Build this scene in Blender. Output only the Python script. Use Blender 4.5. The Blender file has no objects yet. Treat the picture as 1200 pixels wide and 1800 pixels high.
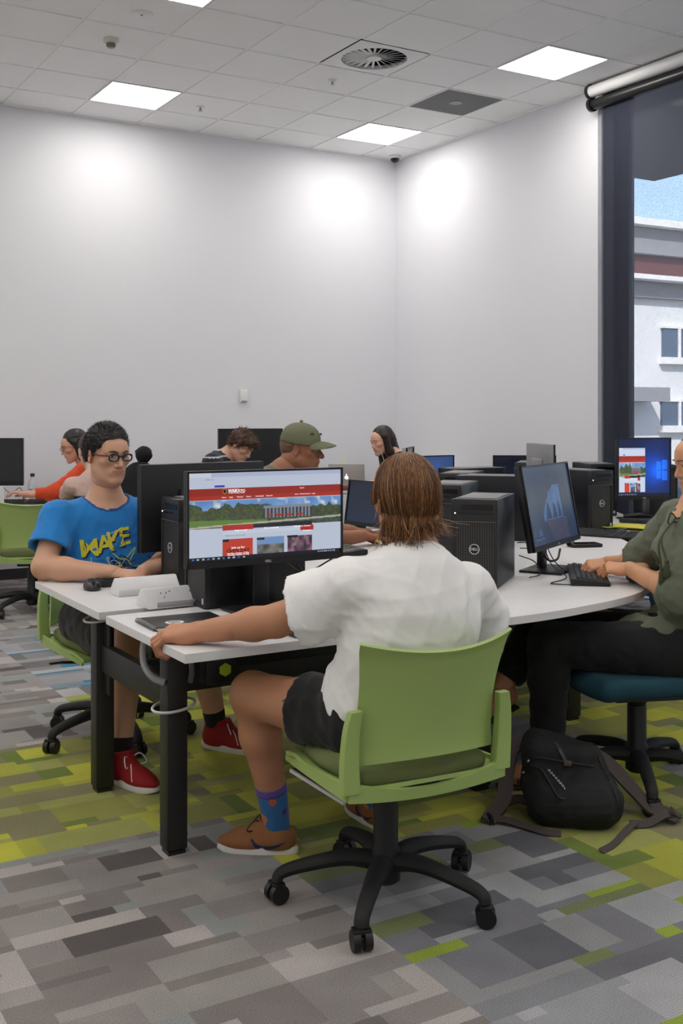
import bpy, bmesh, math, random
import numpy as np
from mathutils import Matrix, Vector
from mathutils.bvhtree import BVHTree

sc = bpy.context.scene
COL = sc.collection
random.seed(7); RNG = np.random.RandomState(11)
PI = math.pi
def V(*a): return np.array(a, float)
def rad(d): return d*PI/180
def unit(v):
    v = np.array(v, float); return v/np.linalg.norm(v)

# ------------------------------------------------------------------ camera, light, exposure
CH, FPX, HY = 1.40, 1913.0, 730.0          # eye height, focal length in pixels, horizon row
cam = bpy.data.cameras.new('camera'); camo = bpy.data.objects.new('camera', cam); COL.objects.link(camo)
cam.sensor_fit = 'HORIZONTAL'; cam.sensor_width = 36; cam.lens = FPX/1200*36
cam.shift_y = -(900-HY)/1200
camo.location = (0, 0, CH); camo.rotation_euler = (PI/2, 0, 0); cam.clip_end = 300
sc.camera = camo
sc.view_settings.view_transform = 'Standard'; sc.view_settings.look = 'None'
sc.view_settings.exposure = 0.0; sc.view_settings.gamma = 1; sc.view_settings.use_curve_mapping = False
PANEL = 18.3                                # ceiling panel emission
w = bpy.data.worlds.new('world'); sc.world = w; w.use_nodes = True
nt = w.node_tree; bg = nt.nodes['Background']
sky = nt.nodes.new('ShaderNodeTexSky'); sky.sky_type = 'NISHITA'; sky.sun_disc = False
sky.sun_elevation = rad(42); sky.sun_rotation = rad(190); sky.altitude = 50
nt.links.new(sky.outputs[0], bg.inputs[0]); bg.inputs[1].default_value = 0.46
sun = bpy.data.lights.new('sun', 'SUN'); sun.energy = 8.0; sun.angle = rad(0.5); sun.color = (1, .96, .9)
suno = bpy.data.objects.new('sun', sun); COL.objects.link(suno)
suno.rotation_euler = Vector((.05, .75, -.62)).to_track_quat('-Z', 'Y').to_euler()

# ------------------------------------------------------------------ frames
YAW = 0.537
U = V(math.sin(YAW), -math.cos(YAW), 0)     # along the right wall, towards the camera
E1 = V(math.cos(YAW), math.sin(YAW), 0)     # along the left wall, towards the corner
N1 = V(-math.sin(YAW), math.cos(YAW), 0)    # away from the camera, across the desk
CORNER = V(.561, 11.30, 0)
H = 4.046
def R(u, v, z=0): return CORNER + U*u - E1*v + V(0, 0, z)
def px(x, y, z):                            # floor-plan helper: where the sight line at (x, y) meets height z
    Y = FPX*(CH-z)/(y-HY); return V((x-600)/FPX*Y, Y, z)
def pz(x, y, Y): return V((x-600)/FPX*Y, Y, CH-(y-HY)/FPX*Y)
TZ = 0.72                                   # worktop height

# ------------------------------------------------------------------ materials
def srgb(r, g, b):
    def f(c):
        c /= 255.; return c/12.92 if c <= .04045 else ((c+.055)/1.055)**2.4
    return (f(r), f(g), f(b), 1)
MATS = {}
def mat(name, col, rough=.5, metal=0, bump=0, bscale=200, var=0, vscale=8, spec=None, stretch=None, sheen=0, attr=False, emit=0, alpha=1, trans=0, sss=0):
    if name in MATS: return MATS[name]
    m = bpy.data.materials.new(name); m.use_nodes = True; n = m.node_tree; b = n.nodes['Principled BSDF']
    c = srgb(*col) if len(col) == 3 else col
    b.inputs['Base Color'].default_value = c; b.inputs['Roughness'].default_value = rough; b.inputs['Metallic'].default_value = metal
    if spec is not None: b.inputs['Specular IOR Level'].default_value = spec
    if sheen: b.inputs['Sheen Weight'].default_value = sheen
    if trans: b.inputs['Transmission Weight'].default_value = trans
    if alpha < 1: b.inputs['Alpha'].default_value = alpha
    if sss: b.inputs['Subsurface Weight'].default_value = sss; b.inputs['Subsurface Scale'].default_value = .012; b.inputs['Subsurface Radius'].default_value = (1, .35, .2)
    src = None
    if attr:
        a = n.nodes.new('ShaderNodeAttribute'); a.attribute_name = 'Col'; src = a.outputs['Color']
        mx = n.nodes.new('ShaderNodeMix'); mx.data_type = 'RGBA'; mx.blend_type = 'MULTIPLY'; mx.inputs[0].default_value = 1
        mx.inputs[6].default_value = c; n.links.new(src, mx.inputs[7]); src = mx.outputs[2]
    co = None
    if var or bump:
        tc = n.nodes.new('ShaderNodeTexCoord'); mp = n.nodes.new('ShaderNodeMapping'); n.links.new(tc.outputs['Object'], mp.inputs[0])
        if stretch: mp.inputs['Scale'].default_value = stretch
        co = mp.outputs[0]
    if var:
        t = n.nodes.new('ShaderNodeTexNoise'); t.inputs['Scale'].default_value = vscale; t.inputs['Detail'].default_value = 4; n.links.new(co, t.inputs[0])
        mr = n.nodes.new('ShaderNodeMapRange'); mr.inputs[3].default_value = 1-var; mr.inputs[4].default_value = 1+var; n.links.new(t.outputs[0], mr.inputs[0])
        hs = n.nodes.new('ShaderNodeMix'); hs.data_type = 'RGBA'; hs.blend_type = 'MULTIPLY'; hs.inputs[0].default_value = 1
        if src: n.links.new(src, hs.inputs[6])
        else: hs.inputs[6].default_value = c
        n.links.new(mr.outputs[0], hs.inputs[7]); src = hs.outputs[2]
    if src: n.links.new(src, b.inputs['Base Color'])
    if bump:
        t = n.nodes.new('ShaderNodeTexNoise'); t.inputs['Scale'].default_value = bscale; t.inputs['Detail'].default_value = 3; n.links.new(co, t.inputs[0])
        bp = n.nodes.new('ShaderNodeBump'); bp.inputs['Strength'].default_value = bump; bp.inputs['Distance'].default_value = .002
        n.links.new(t.outputs[0], bp.inputs['Height']); n.links.new(bp.outputs[0], b.inputs['Normal'])
    if emit:
        b.inputs['Emission Strength'].default_value = emit
        if attr: n.links.new(src, b.inputs['Emission Color'])
        else: b.inputs['Emission Color'].default_value = c
    MATS[name] = m; return m

# ------------------------------------------------------------------ objects
WM = {}
def tag(o, label=None, cat=None, group=None, kind=None):
    if label: o['label'] = label
    if cat: o['category'] = cat
    if group: o['group'] = group
    if kind: o['kind'] = kind
    return o
def thing(name, label, cat, loc=(0, 0, 0), rz=0, group=None):
    o = bpy.data.objects.new(name, None); COL.objects.link(o); o.empty_display_size = .05
    o.location = tuple(loc); o.rotation_euler = (0, 0, rz)
    WM[o] = Matrix.Translation(Vector(tuple(loc))) @ Matrix.Rotation(rz, 4, 'Z')
    return tag(o, label, cat, group)
def finish(name, me, material, parent=None, world=False, smooth=True, label=None, sharp=35):
    if world and parent is not None: me.transform(WM[parent].inverted())
    ms = material if isinstance(material, (list, tuple)) else [material]
    for m in ms: me.materials.append(m)
    if smooth:
        me.polygons.foreach_set('use_smooth', [True]*len(me.polygons))
        if sharp: me.set_sharp_from_angle(angle=rad(sharp))
    me.update()
    o = bpy.data.objects.new(name, me); COL.objects.link(o)
    if parent is not None: o.parent = parent; WM[o] = WM[parent]
    else: WM[o] = Matrix.Identity(4)
    if label: o['label'] = label
    return o
def ref_normals(me):
    bm = bmesh.new(); bm.from_mesh(me); bmesh.ops.recalc_face_normals(bm, faces=bm.faces); bm.to_mesh(me); bm.free()
def mesh(name, verts, faces, material, parent=None, world=False, smooth=True, label=None, sharp=35, cols=None, fix=True, mi=None):
    me = bpy.data.meshes.new(name)
    me.from_pydata([tuple(map(float, p)) for p in verts], [], [tuple(int(i) for i in f) for f in faces])
    if mi is not None: me.polygons.foreach_set('material_index', mi)
    if cols is not None:
        ca = me.color_attributes.new('Col', 'FLOAT_COLOR', 'POINT'); c4 = np.ones((len(verts), 4)); c4[:, :3] = cols
        ca.data.foreach_set('color', c4.ravel())
    if fix: ref_normals(me)
    return finish(name, me, material, parent, world, smooth, label, sharp)

class MB:
    """collects shapes and links them as one mesh"""
    def __init__(s): s.v = []; s.f = []; s.c = []
    def add(s, v, f, c=(1, 1, 1)):
        k = len(s.v); s.v += [tuple(p) for p in v]; s.f += [tuple(int(i)+k for i in q) for q in f]; s.c += [c]*len(v); return s
    def bm(s, b, M=None, c=(1, 1, 1)):
        if M is not None: bmesh.ops.transform(b, matrix=M, verts=b.verts)
        b.verts.index_update(); s.add([v.co[:] for v in b.verts], [[v.index for v in f.verts] for f in b.faces], c); b.free(); return s
    def box(s, c, d, rz=0, bev=0, rx=0, ry=0, seg=2, col=(1, 1, 1)):
        b = bmesh.new(); bmesh.ops.create_cube(b, size=1); bmesh.ops.scale(b, vec=tuple(d), verts=b.verts)
        if bev: bmesh.ops.bevel(b, geom=b.edges[:], offset=bev, segments=seg, profile=.5, affect='EDGES')
        M = Matrix.Translation(Vector(tuple(c))) @ Matrix.Rotation(rz, 4, 'Z') @ Matrix.Rotation(rx, 4, 'X') @ Matrix.Rotation(ry, 4, 'Y')
        return s.bm(b, M, col)
    def cyl(s, a, b_, r1, r2=None, n=20, cap=True, col=(1, 1, 1)):
        r2 = r1 if r2 is None else r2; a = Vector(tuple(a)); b_ = Vector(tuple(b_)); d = b_-a
        b = bmesh.new(); bmesh.ops.create_cone(b, cap_ends=cap, segments=n, radius1=r1, radius2=r2, depth=d.length)
        M = Matrix.Translation((a+b_)/2) @ d.to_track_quat('Z', 'Y').to_matrix().to_4x4()
        return s.bm(b, M, col)
    def sph(s, c, r, n=16, sc_=(1, 1, 1), rz=0, col=(1, 1, 1)):
        b = bmesh.new(); bmesh.ops.create_uvsphere(b, u_segments=n, v_segments=max(6, n*2//3), radius=r)
        return s.bm(b, Matrix.Translation(Vector(tuple(c))) @ Matrix.Rotation(rz, 4, 'Z') @ Matrix.Diagonal((*sc_, 1)), col)
    def prism(s, pts, z0, z1, bev=0, col=(1, 1, 1)):
        b = bmesh.new(); vs = [b.verts.new((p[0], p[1], z0)) for p in pts]; f = b.faces.new(vs)
        r = bmesh.ops.extrude_face_region(b, geom=[f]); bmesh.ops.translate(b, vec=(0, 0, z1-z0), verts=[e for e in r['geom'] if isinstance(e, bmesh.types.BMVert)])
        if bev:
            ed = [e for e in b.edges if abs(e.verts[0].co.z-e.verts[1].co.z) < 1e-6]
            bmesh.ops.bevel(b, geom=ed, offset=bev, segments=2, profile=.5, affect='EDGES')
        return s.bm(b, None, col)
    def prof(s, pts, M, depth, bev=0):
        """outline in local xz, extruded along local y by depth, then placed by M"""
        b = bmesh.new(); vs = [b.verts.new((p[0], 0, p[1])) for p in pts]; f = b.faces.new(vs)
        r = bmesh.ops.extrude_face_region(b, geom=[f]); bmesh.ops.translate(b, vec=(0, depth, 0), verts=[e for e in r['geom'] if isinstance(e, bmesh.types.BMVert)])
        if bev: bmesh.ops.bevel(b, geom=b.edges[:], offset=bev, segments=2, profile=.5, affect='EDGES')
        return s.bm(b, M)
    def tube(s, pts, r, n=8, smoothn=0, flat=1, col=(1, 1, 1)):
        v, f = tube(pts, r, n, smoothn, flat); return s.add(v, f, col)
    def lathe(s, prof, c, n=24):
        v = []; f = []
        for (r, z) in prof:
            for i in range(n): a = 2*PI*i/n; v.append((c[0]+r*math.cos(a), c[1]+r*math.sin(a), c[2]+z))
        for j in range(len(prof)-1):
            for i in range(n): f.append((j*n+i, j*n+(i+1) % n, (j+1)*n+(i+1) % n, (j+1)*n+i))
        f.append(tuple(range(n))[::-1]); f.append(tuple((len(prof)-1)*n+i for i in range(n)))
        return s.add(v, f)
    def go(s, name, material, parent=None, world=False, smooth=True, label=None, sharp=35, cols=False, fix=True):
        return mesh(name, s.v, s.f, material, parent, world, smooth, label, sharp, np.array(s.c) if cols else None, fix)

def spline(pts, n):
    P = np.array(pts, float)
    if n <= 0: return P
    Q = np.vstack([2*P[0]-P[1], P, 2*P[-1]-P[-2]]); out = []
    for i in range(len(P)-1):
        p0, p1, p2, p3 = Q[i:i+4]
        for t in np.arange(n)/n:
            out.append(.5*((2*p1)+(-p0+p2)*t+(2*p0-5*p1+4*p2-p3)*t*t+(-p0+3*p1-3*p2+p3)*t**3))
    out.append(P[-1]); return np.array(out)
def tube(pts, r, n=8, smoothn=0, flat=1):
    P = spline(pts, smoothn); m = len(P); rr = np.interp(np.linspace(0, 1, m), np.linspace(0, 1, len(r)), r) if hasattr(r, '__len__') else np.full(m, r)
    T = np.gradient(P, axis=0); T /= np.linalg.norm(T, axis=1)[:, None]+1e-12
    up = V(0, 0, 1) if abs(T[0][2]) < .9 else V(1, 0, 0); A = np.cross(T[0], up); A /= np.linalg.norm(A); v = []; f = []
    for i in range(m):
        A = A-T[i]*A.dot(T[i]); A /= np.linalg.norm(A); B = np.cross(T[i], A)
        for k in range(n):
            a = 2*PI*k/n; v.append(P[i]+A*math.cos(a)*rr[i]+B*math.sin(a)*rr[i]*flat)
    for i in range(m-1):
        for k in range(n): f.append((i*n+k, i*n+(k+1) % n, (i+1)*n+(k+1) % n, (i+1)*n+k))
    f.append(tuple(range(n))[::-1]); f.append(tuple((m-1)*n+k for k in range(n)))
    return v, f
def sheet(fn, nu, nv, th):
    """closed shell around the surface fn(a, b), a and b in 0..1"""
    P = np.array([[fn(i/(nu-1), j/(nv-1)) for j in range(nv)] for i in range(nu)], float)
    du = np.gradient(P, axis=0); dv = np.gradient(P, axis=1); N = np.cross(du, dv); N /= np.linalg.norm(N, axis=2)[:, :, None]+1e-12
    A = (P+N*th/2).reshape(-1, 3); B = (P-N*th/2).reshape(-1, 3); n = nu*nv; v = list(A)+list(B); f = []
    I = lambda i, j: i*nv+j
    for i in range(nu-1):
        for j in range(nv-1):
            f.append((I(i, j), I(i+1, j), I(i+1, j+1), I(i, j+1))); f.append((n+I(i, j+1), n+I(i+1, j+1), n+I(i+1, j), n+I(i, j)))
    for i in range(nu-1):
        f.append((I(i, 0), n+I(i, 0), n+I(i+1, 0), I(i+1, 0))); f.append((I(i, nv-1), I(i+1, nv-1), n+I(i+1, nv-1), n+I(i, nv-1)))
    for j in range(nv-1):
        f.append((I(0, j), I(0, j+1), n+I(0, j+1), n+I(0, j))); f.append((I(nu-1, j), n+I(nu-1, j), n+I(nu-1, j+1), I(nu-1, j+1)))
    return v, f
def text_geo(s, size, align='CENTER', bold=0):
    cu = bpy.data.curves.new('t', 'FONT'); cu.body = s; cu.size = size; cu.align_x = align; cu.align_y = 'CENTER'; cu.offset = bold; cu.resolution_u = 3
    o = bpy.data.objects.new('t', cu); COL.objects.link(o); bpy.context.view_layer.update()
    me = o.evaluated_get(bpy.context.evaluated_depsgraph_get()).to_mesh()
    v = np.array([p.co[:] for p in me.vertices]) if len(me.vertices) else np.zeros((0, 3)); f = [tuple(p.vertices) for p in me.polygons]
    o.to_mesh_clear(); bpy.data.objects.remove(o); bpy.data.curves.remove(cu); return v, f
def copy_thing(o, loc, rz=0, label=None, group=None):
    def cp(q, par):
        c = q.copy(); COL.objects.link(c)
        if par is not None: c.parent = par
        for ch in q.children: cp(ch, c)
        return c
    c = cp(o, None); c.location = tuple(loc); c.rotation_euler = (0, 0, rz)
    if label: c['label'] = label
    if group: c['group'] = group
    return c

# ------------------------------------------------------------------ implicit surfaces for bodies, cloth, soft things
def rotm(x=0, y=0, z=0):
    return np.array((Matrix.Rotation(z, 3, 'Z') @ Matrix.Rotation(y, 3, 'Y') @ Matrix.Rotation(x, 3, 'X')))
def frame(fwd, up=(0, 0, 1)):
    """columns: right, forward, up"""
    f = unit(fwd); u = np.array(up, float); u = unit(u-f*u.dot(f)); r = np.cross(f, u); return np.array([r, f, u]).T
class Field:
    def __init__(s, lo, hi, h):
        s.lo = np.array(lo, float); s.h = h; s.n = np.maximum(4, np.ceil((np.array(hi)-s.lo)/h).astype(int)+1)
        s.g = np.full(tuple(s.n), 1e3, np.float32); s.ax = [s.lo[i]+h*np.arange(s.n[i]) for i in range(3)]
    def reg(s, lo, hi):
        a = np.clip(np.floor((np.array(lo)-s.lo)/s.h).astype(int), 0, s.n); b = np.clip(np.ceil((np.array(hi)-s.lo)/s.h).astype(int)+1, 0, s.n)
        if np.any(b <= a): return None
        sl = tuple(slice(a[i], b[i]) for i in range(3))
        X = s.ax[0][sl[0]][:, None, None]; Y = s.ax[1][sl[1]][None, :, None]; Z = s.ax[2][sl[2]][None, None, :]
        return sl, X, Y, Z
    def put(s, sl, d, k, op):
        g = s.g[sl]
        if op == 'sub': a, b = -g, d
        elif op == 'int': a, b = -g, -d
        else: a, b = g, d
        if k > 0:
            hh = np.maximum(k-np.abs(a-b), 0)/k; r = np.minimum(a, b)-hh*hh*k*.25
        else: r = np.minimum(a, b)
        s.g[sl] = -r if op in ('sub', 'int') else r
    def cap(s, a, b, ra, rb=None, k=.02, op='add', fl=None):
        rb = ra if rb is None else rb; a = np.array(a, float); b = np.array(b, float); pad = max(ra, rb)+k+3*s.h
        q = s.reg(np.minimum(a, b)-pad, np.maximum(a, b)+pad)
        if q is None: return s
        sl, X, Y, Z = q; ab = b-a; L = ab.dot(ab)+1e-12
        t = np.clip(((X-a[0])*ab[0]+(Y-a[1])*ab[1]+(Z-a[2])*ab[2])/L, 0, 1)
        dx = X-a[0]-ab[0]*t; dy = Y-a[1]-ab[1]*t; dz = Z-a[2]-ab[2]*t
        if fl is not None:      # (direction, factor): flatten the cross-section along a direction
            w_, fa = unit(fl[0]), fl[1]; pj = dx*w_[0]+dy*w_[1]+dz*w_[2]; e = (1/fa-1)
            dx = dx+w_[0]*pj*e; dy = dy+w_[1]*pj*e; dz = dz+w_[2]*pj*e
        s.put(sl, np.sqrt(dx*dx+dy*dy+dz*dz)-(ra+(rb-ra)*t), k, op); return s
    def ell(s, c, r, Rm=None, k=.02, op='add'):
        c = np.array(c, float); r = np.array(r, float); pad = r.max()+k+3*s.h; q = s.reg(c-pad, c+pad)
        if q is None: return s
        sl, X, Y, Z = q; Rm = np.eye(3) if Rm is None else Rm; X = X-c[0]; Y = Y-c[1]; Z = Z-c[2]
        x = (X*Rm[0, 0]+Y*Rm[1, 0]+Z*Rm[2, 0]); y = (X*Rm[0, 1]+Y*Rm[1, 1]+Z*Rm[2, 1]); z = (X*Rm[0, 2]+Y*Rm[1, 2]+Z*Rm[2, 2])
        k0 = np.sqrt((x/r[0])**2+(y/r[1])**2+(z/r[2])**2); k1 = np.sqrt((x/r[0]**2)**2+(y/r[1]**2)**2+(z/r[2]**2)**2)+1e-9
        s.put(sl, k0*(k0-1)/k1, k, op); return s
    def box(s, c, hd, Rm=None, rnd=.01, k=.02, op='add'):
        c = np.array(c, float); hd = np.array(hd, float); pad = np.linalg.norm(hd)+k+3*s.h; q = s.reg(c-pad, c+pad)
        if q is None: return s
        sl, X, Y, Z = q; Rm = np.eye(3) if Rm is None else Rm; X = X-c[0]; Y = Y-c[1]; Z = Z-c[2]
        x = np.abs(X*Rm[0, 0]+Y*Rm[1, 0]+Z*Rm[2, 0])-hd[0]+rnd; y = np.abs(X*Rm[0, 1]+Y*Rm[1, 1]+Z*Rm[2, 1])-hd[1]+rnd; z = np.abs(X*Rm[0, 2]+Y*Rm[1, 2]+Z*Rm[2, 2])-hd[2]+rnd
        d = np.sqrt(np.maximum(x, 0)**2+np.maximum(y, 0)**2+np.maximum(z, 0)**2)+np.minimum(np.maximum(x, np.maximum(y, z)), 0)-rnd
        s.put(sl, d, k, op); return s
    def cut(s, p, n, near=None, rad_=None, k=.004):
        """remove what lies on the n side of the plane through p (only within rad_ of near)"""
        p = np.array(p, float); n = unit(n)
        q = s.reg(s.lo, s.lo+s.n*s.h) if near is None else s.reg(np.array(near)-rad_, np.array(near)+rad_)
        if q is None: return s
        sl, X, Y, Z = q; d = (X-p[0])*n[0]+(Y-p[1])*n[1]+(Z-p[2])*n[2]
        if near is not None:
            c = np.array(near); dd = np.sqrt((X-c[0])**2+(Y-c[1])**2+(Z-c[2])**2)-rad_; d = -np.maximum(-d, dd)
        else: d = np.broadcast_to(d, s.g[sl].shape)
        s.put(sl, -d, k, 'sub') if near is not None else s.put(sl, d, k, 'int'); return s
    def wrinkle(s, amp, fr, seed=0, ridge=False, zs=1.0):
        r = np.random.RandomState(seed); X = s.ax[0][:, None, None]; Y = s.ax[1][None, :, None]; Z = s.ax[2][None, None, :]
        w_ = 0
        for i in range(4):
            a = r.normal(size=3)*np.array((1, 1, zs)); a /= np.linalg.norm(a); b = r.normal(size=3); b /= np.linalg.norm(b); f = fr*(1+.5*i)
            q = np.sin((a[0]*X+a[1]*Y+a[2]*Z)*f+r.rand()*6+1.6*np.sin((b[0]*X+b[1]*Y+b[2]*Z)*f*.6+r.rand()*6))
            w_ = w_+((1-np.abs(q))**2*1.3-.4 if ridge else q)/(1+.5*i)
        s.g += (amp*w_).astype(np.float32); return s
    def net(s):
        g = s.g; S = g < 0; nx, ny, nz = g.shape
        acc = np.zeros((nx-1, ny-1, nz-1, 3), np.float32); cnt = np.zeros((nx-1, ny-1, nz-1), np.float32)
        cs = [(i, j, k) for i in (0, 1) for j in (0, 1) for k in (0, 1)]
        v_ = lambda c, A: A[c[0]:nx-1+c[0], c[1]:ny-1+c[1], c[2]:nz-1+c[2]]
        for c in cs:
            for ax in range(3):
                if c[ax] == 0:
                    e = list(c); e[ax] = 1; e = tuple(e); A, B = v_(c, g), v_(e, g); m = v_(c, S) != v_(e, S)
                    idx = np.nonzero(m); a = A[idx]; b = B[idx]; t = a/(a-b); p = np.zeros((len(t), 3), np.float32)
                    for q in range(3): p[:, q] = c[q]
                    p[:, ax] = t; acc[idx] += p; cnt[idx] += 1
        idx = np.nonzero(cnt > 0); vid = np.full(cnt.shape, -1, np.int64); vid[idx] = np.arange(len(idx[0]))
        verts = s.lo+s.h*(np.stack(idx, 1)+acc[idx]/cnt[idx][:, None]); F = []
        for ax in range(3):
            sl0 = [slice(None)]*3; sl1 = [slice(None)]*3; sl0[ax] = slice(0, -1); sl1[ax] = slice(1, None)
            m = S[tuple(sl0)] != S[tuple(sl1)]; I = np.stack(np.nonzero(m), 1); o1, o2 = [(1, 2), (2, 0), (0, 1)][ax]
            ok = (I[:, o1] > 0) & (I[:, o2] > 0)
            for q in (o1, o2): ok &= I[:, q] < g.shape[q]-1
            I = I[ok]; flip = S[tuple(sl0)][tuple(I.T)]
            def vv(d1, d2):
                J = I.copy(); J[:, o1] -= d1; J[:, o2] -= d2; return vid[tuple(J.T)]
            q = np.stack([vv(1, 1), vv(0, 1), vv(0, 0), vv(1, 0)], 1); q[~flip] = q[~flip][:, ::-1]; F.append(q)
        F = np.concatenate(F) if F else np.zeros((0, 4), int); F = F[(F >= 0).all(1)]
        return verts, F
def join_nets(nets):
    v = []; f = []; k = 0
    for a, b in nets: v.append(a); f.append(b+k); k += len(a)
    return np.concatenate(v), np.concatenate(f)
def soft(name, vf, material, parent, world=True, cols=None, label=None):
    v, f = vf; me = bpy.data.meshes.new(name); me.vertices.add(len(v)); me.vertices.foreach_set('co', np.asarray(v, float).ravel())
    me.loops.add(len(f)*4); me.loops.foreach_set('vertex_index', np.asarray(f).ravel().astype(np.int32)); me.polygons.add(len(f))
    me.polygons.foreach_set('loop_start', np.arange(0, len(f)*4, 4, dtype=np.int32)); me.update(calc_edges=True)
    if cols is not None:
        ca = me.color_attributes.new('Col', 'FLOAT_COLOR', 'POINT'); c4 = np.ones((len(v), 4)); c4[:, :3] = cols; ca.data.foreach_set('color', c4.ravel())
    return finish(name, me, material, parent, world, True, label, 0)
def strands(name, paths, material, parent, rbase, rtip, n=3, cols=None, label=None):
    vs = []; fs = []; cc = []; k = 0
    for i, P in enumerate(paths):
        v, f = tube(P, [rbase, rbase, rtip], n, 0); vs += v; fs += [tuple(a+k for a in q) for q in f]; k += len(v)
        cc += [cols[i] if cols is not None else (1, 1, 1)]*len(v)
    return mesh(name, vs, fs, material, parent, True, True, label, 0, np.array(cc), fix=False)
# ================================================================== the room
UM, VM = 13.0, 9.6                     # depth of the room along the right wall, width along the left wall
M_wall = mat('wall_paint', (226, 227, 232), .75, bump=.08, bscale=260)
M_ceil = mat('ceiling_tile', (250, 250, 250), .9, bump=.25, bscale=500)
M_bar = mat('ceiling_bar', (250, 250, 250), .5)
M_white = mat('white_metal', (232, 232, 232), .4)
M_black = mat('black_plastic', (17, 17, 18), .45)
M_blackrough = mat('black_plastic_rough', (20, 20, 21), .7, bump=.2, bscale=900)
M_powder = mat('black_powder_coat', (33, 32, 30), .42, bump=.15, bscale=1500)
M_darkfab = mat('black_fabric', (22, 22, 24), .95, bump=.5, bscale=900)
def quad(name, P, m, kind='structure'):
    o = mesh(name, P, [(0, 1, 2, 3)], m, smooth=False, fix=False); return tag(o, kind=kind)
def slab(name, a, b, th, z0, z1, m):
    """wall of thickness th outside the line a-b (room coordinates)"""
    a = R(*a); b = R(*b); d = unit(b-a); nrm = V(d[1], -d[0], 0)*th
    mb = MB().prism([a[:2], b[:2], (b+nrm)[:2], (a+nrm)[:2]], z0, z1); return tag(mb.go(name, m, smooth=False), kind='structure')
def wallbox(name, u0, u1, v0, v1, z0, z1, m=M_wall):
    P = [R(u0, v0)[:2], R(u1, v0)[:2], R(u1, v1)[:2], R(u0, v1)[:2]]
    return tag(MB().prism(P, z0, z1).go(name, m, smooth=False), kind='structure')
WU0, WU1 = 2.985, 8.6                  # the window bay in the right wall
wallbox('wall_left', -.2, 0, -.2, VM+.2, 0, H+.25)
wallbox('wall_right', 0, WU0, -.22, 0, 0, H+.25)
wallbox('wall_right', WU1, UM+.2, -.22, 0, 0, H+.25)
wallbox('wall_back', UM, UM+.2, 0, VM, 0, H+.25)
wallbox('wall_side', 0, UM, VM, VM+.2, 0, H+.25)
wallbox('wall_lintel', WU0, WU1, -.22, -.14, 3.98, H+.25)
# ceiling slab above the tiles (also shades the room from the sun)
tag(MB().prism([R(-.2, -3.98)[:2], R(UM+.2, -3.98)[:2], R(UM+.2, VM+.2)[:2], R(-.2, VM+.2)[:2]], H+.26, H+.5).go('ceiling_slab', mat('soffit', (70, 70, 76), .8), smooth=False), kind='structure')

def GU(a): return .6*a-.098
def GV(b): return .6*b+.42
LIGHTS = [(1, 0), (1, 4), (1, 9), (1, 13), (5, 0), (5, 5), (5, 9), (5, 13), (9, 0), (9, 4), (9, 9), (9, 13), (13, 0), (13, 4), (13, 9), (13, 13), (17, 0), (17, 4), (17, 9), (17, 13)]
DIFF = (4, 2); GREY = (3, 0)
mb = MB(); used = set(LIGHTS) | {DIFF, GREY}
for a in range(0, 22):
    for b in range(-1, 16):
        if (a, b) in used: continue
        u0, u1 = max(GU(a), 0)+.012, min(GU(a+1), UM)-.012; v0, v1 = max(GV(b), 0)+.012, min(GV(b+1), VM)-.012
        if u1-u0 < .05 or v1-v0 < .05: continue
        P = [R(u0, v0)[:2], R(u1, v0)[:2], R(u1, v1)[:2], R(u0, v1)[:2]]
        n = len(mb.v); mb.v += [(p[0], p[1], H) for p in P]+[(p[0], p[1], H+.02) for p in P]
        mb.f += [(n, n+1, n+2, n+3)]+[(n+i, n+(i+1) % 4, n+4+(i+1) % 4, n+4+i) for i in range(4)]
ceil = mb.go('ceiling', M_ceil, smooth=False, fix=False); tag(ceil, kind='structure')
P = []
u0, u1, v0, v1 = GU(DIFF[0]), GU(DIFF[0]+1), GV(DIFF[1]), GV(DIFF[1]+1)
for (a, b, c, d) in ((0, u0, 0, VM), (u1, UM, 0, VM), (u0, u1, 0, v0), (u0, u1, v1, VM)): P += [R(a, c, H+.008), R(b, c, H+.008), R(b, d, H+.008), R(a, d, H+.008)]
bars = mesh('grid_bars', P, [(4*i, 4*i+1, 4*i+2, 4*i+3) for i in range(4)], M_bar, ceil, smooth=False, fix=False)
# thin shadow trim where the ceiling meets the walls
tag(MB().box(R(0.008, VM/2, H-.006), (VM, .02, .012), YAW).go('trim_1', M_bar, smooth=False), kind='structure')
tag(MB().box(R(WU0/2, .008, H-.006), (.02, WU0, .012), YAW).go('trim_2', M_bar, smooth=False), kind='structure')

M_panel = mat('panel_light', (255, 250, 244), .5, emit=PANEL)
def cellc(a, b): return R((GU(a)+GU(a+1))/2, (GV(b)+GV(b+1))/2, H)
LL = {(1, 0): 'square white ceiling light panel nearest the corner of the room', (1, 4): 'square white ceiling light panel above the left wall',
      (5, 0): 'large bright ceiling light panel beside the window blind', (5, 5): 'bright ceiling light panel cut off by the top edge of the view'}
for (a, b) in LIGHTS:
    t = thing('ceiling_light', LL.get((a, b), 'square ceiling light panel further back in the room, out of view'), 'ceiling light', cellc(a, b), YAW, 'flat light panels in the tiled ceiling')
    m = MB()
    for sx in (-1, 1): m.box((sx*.292, 0, .004), (.012, .596, .02))
    for sy in (-1, 1): m.box((0, sy*.292, .004), (.572, .012, .02))
    m.go('frame', M_white, t, smooth=False)
    MB().box((0, 0, .003), (.574, .574, .006)).go('diffuser', M_panel, t, smooth=False)
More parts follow.
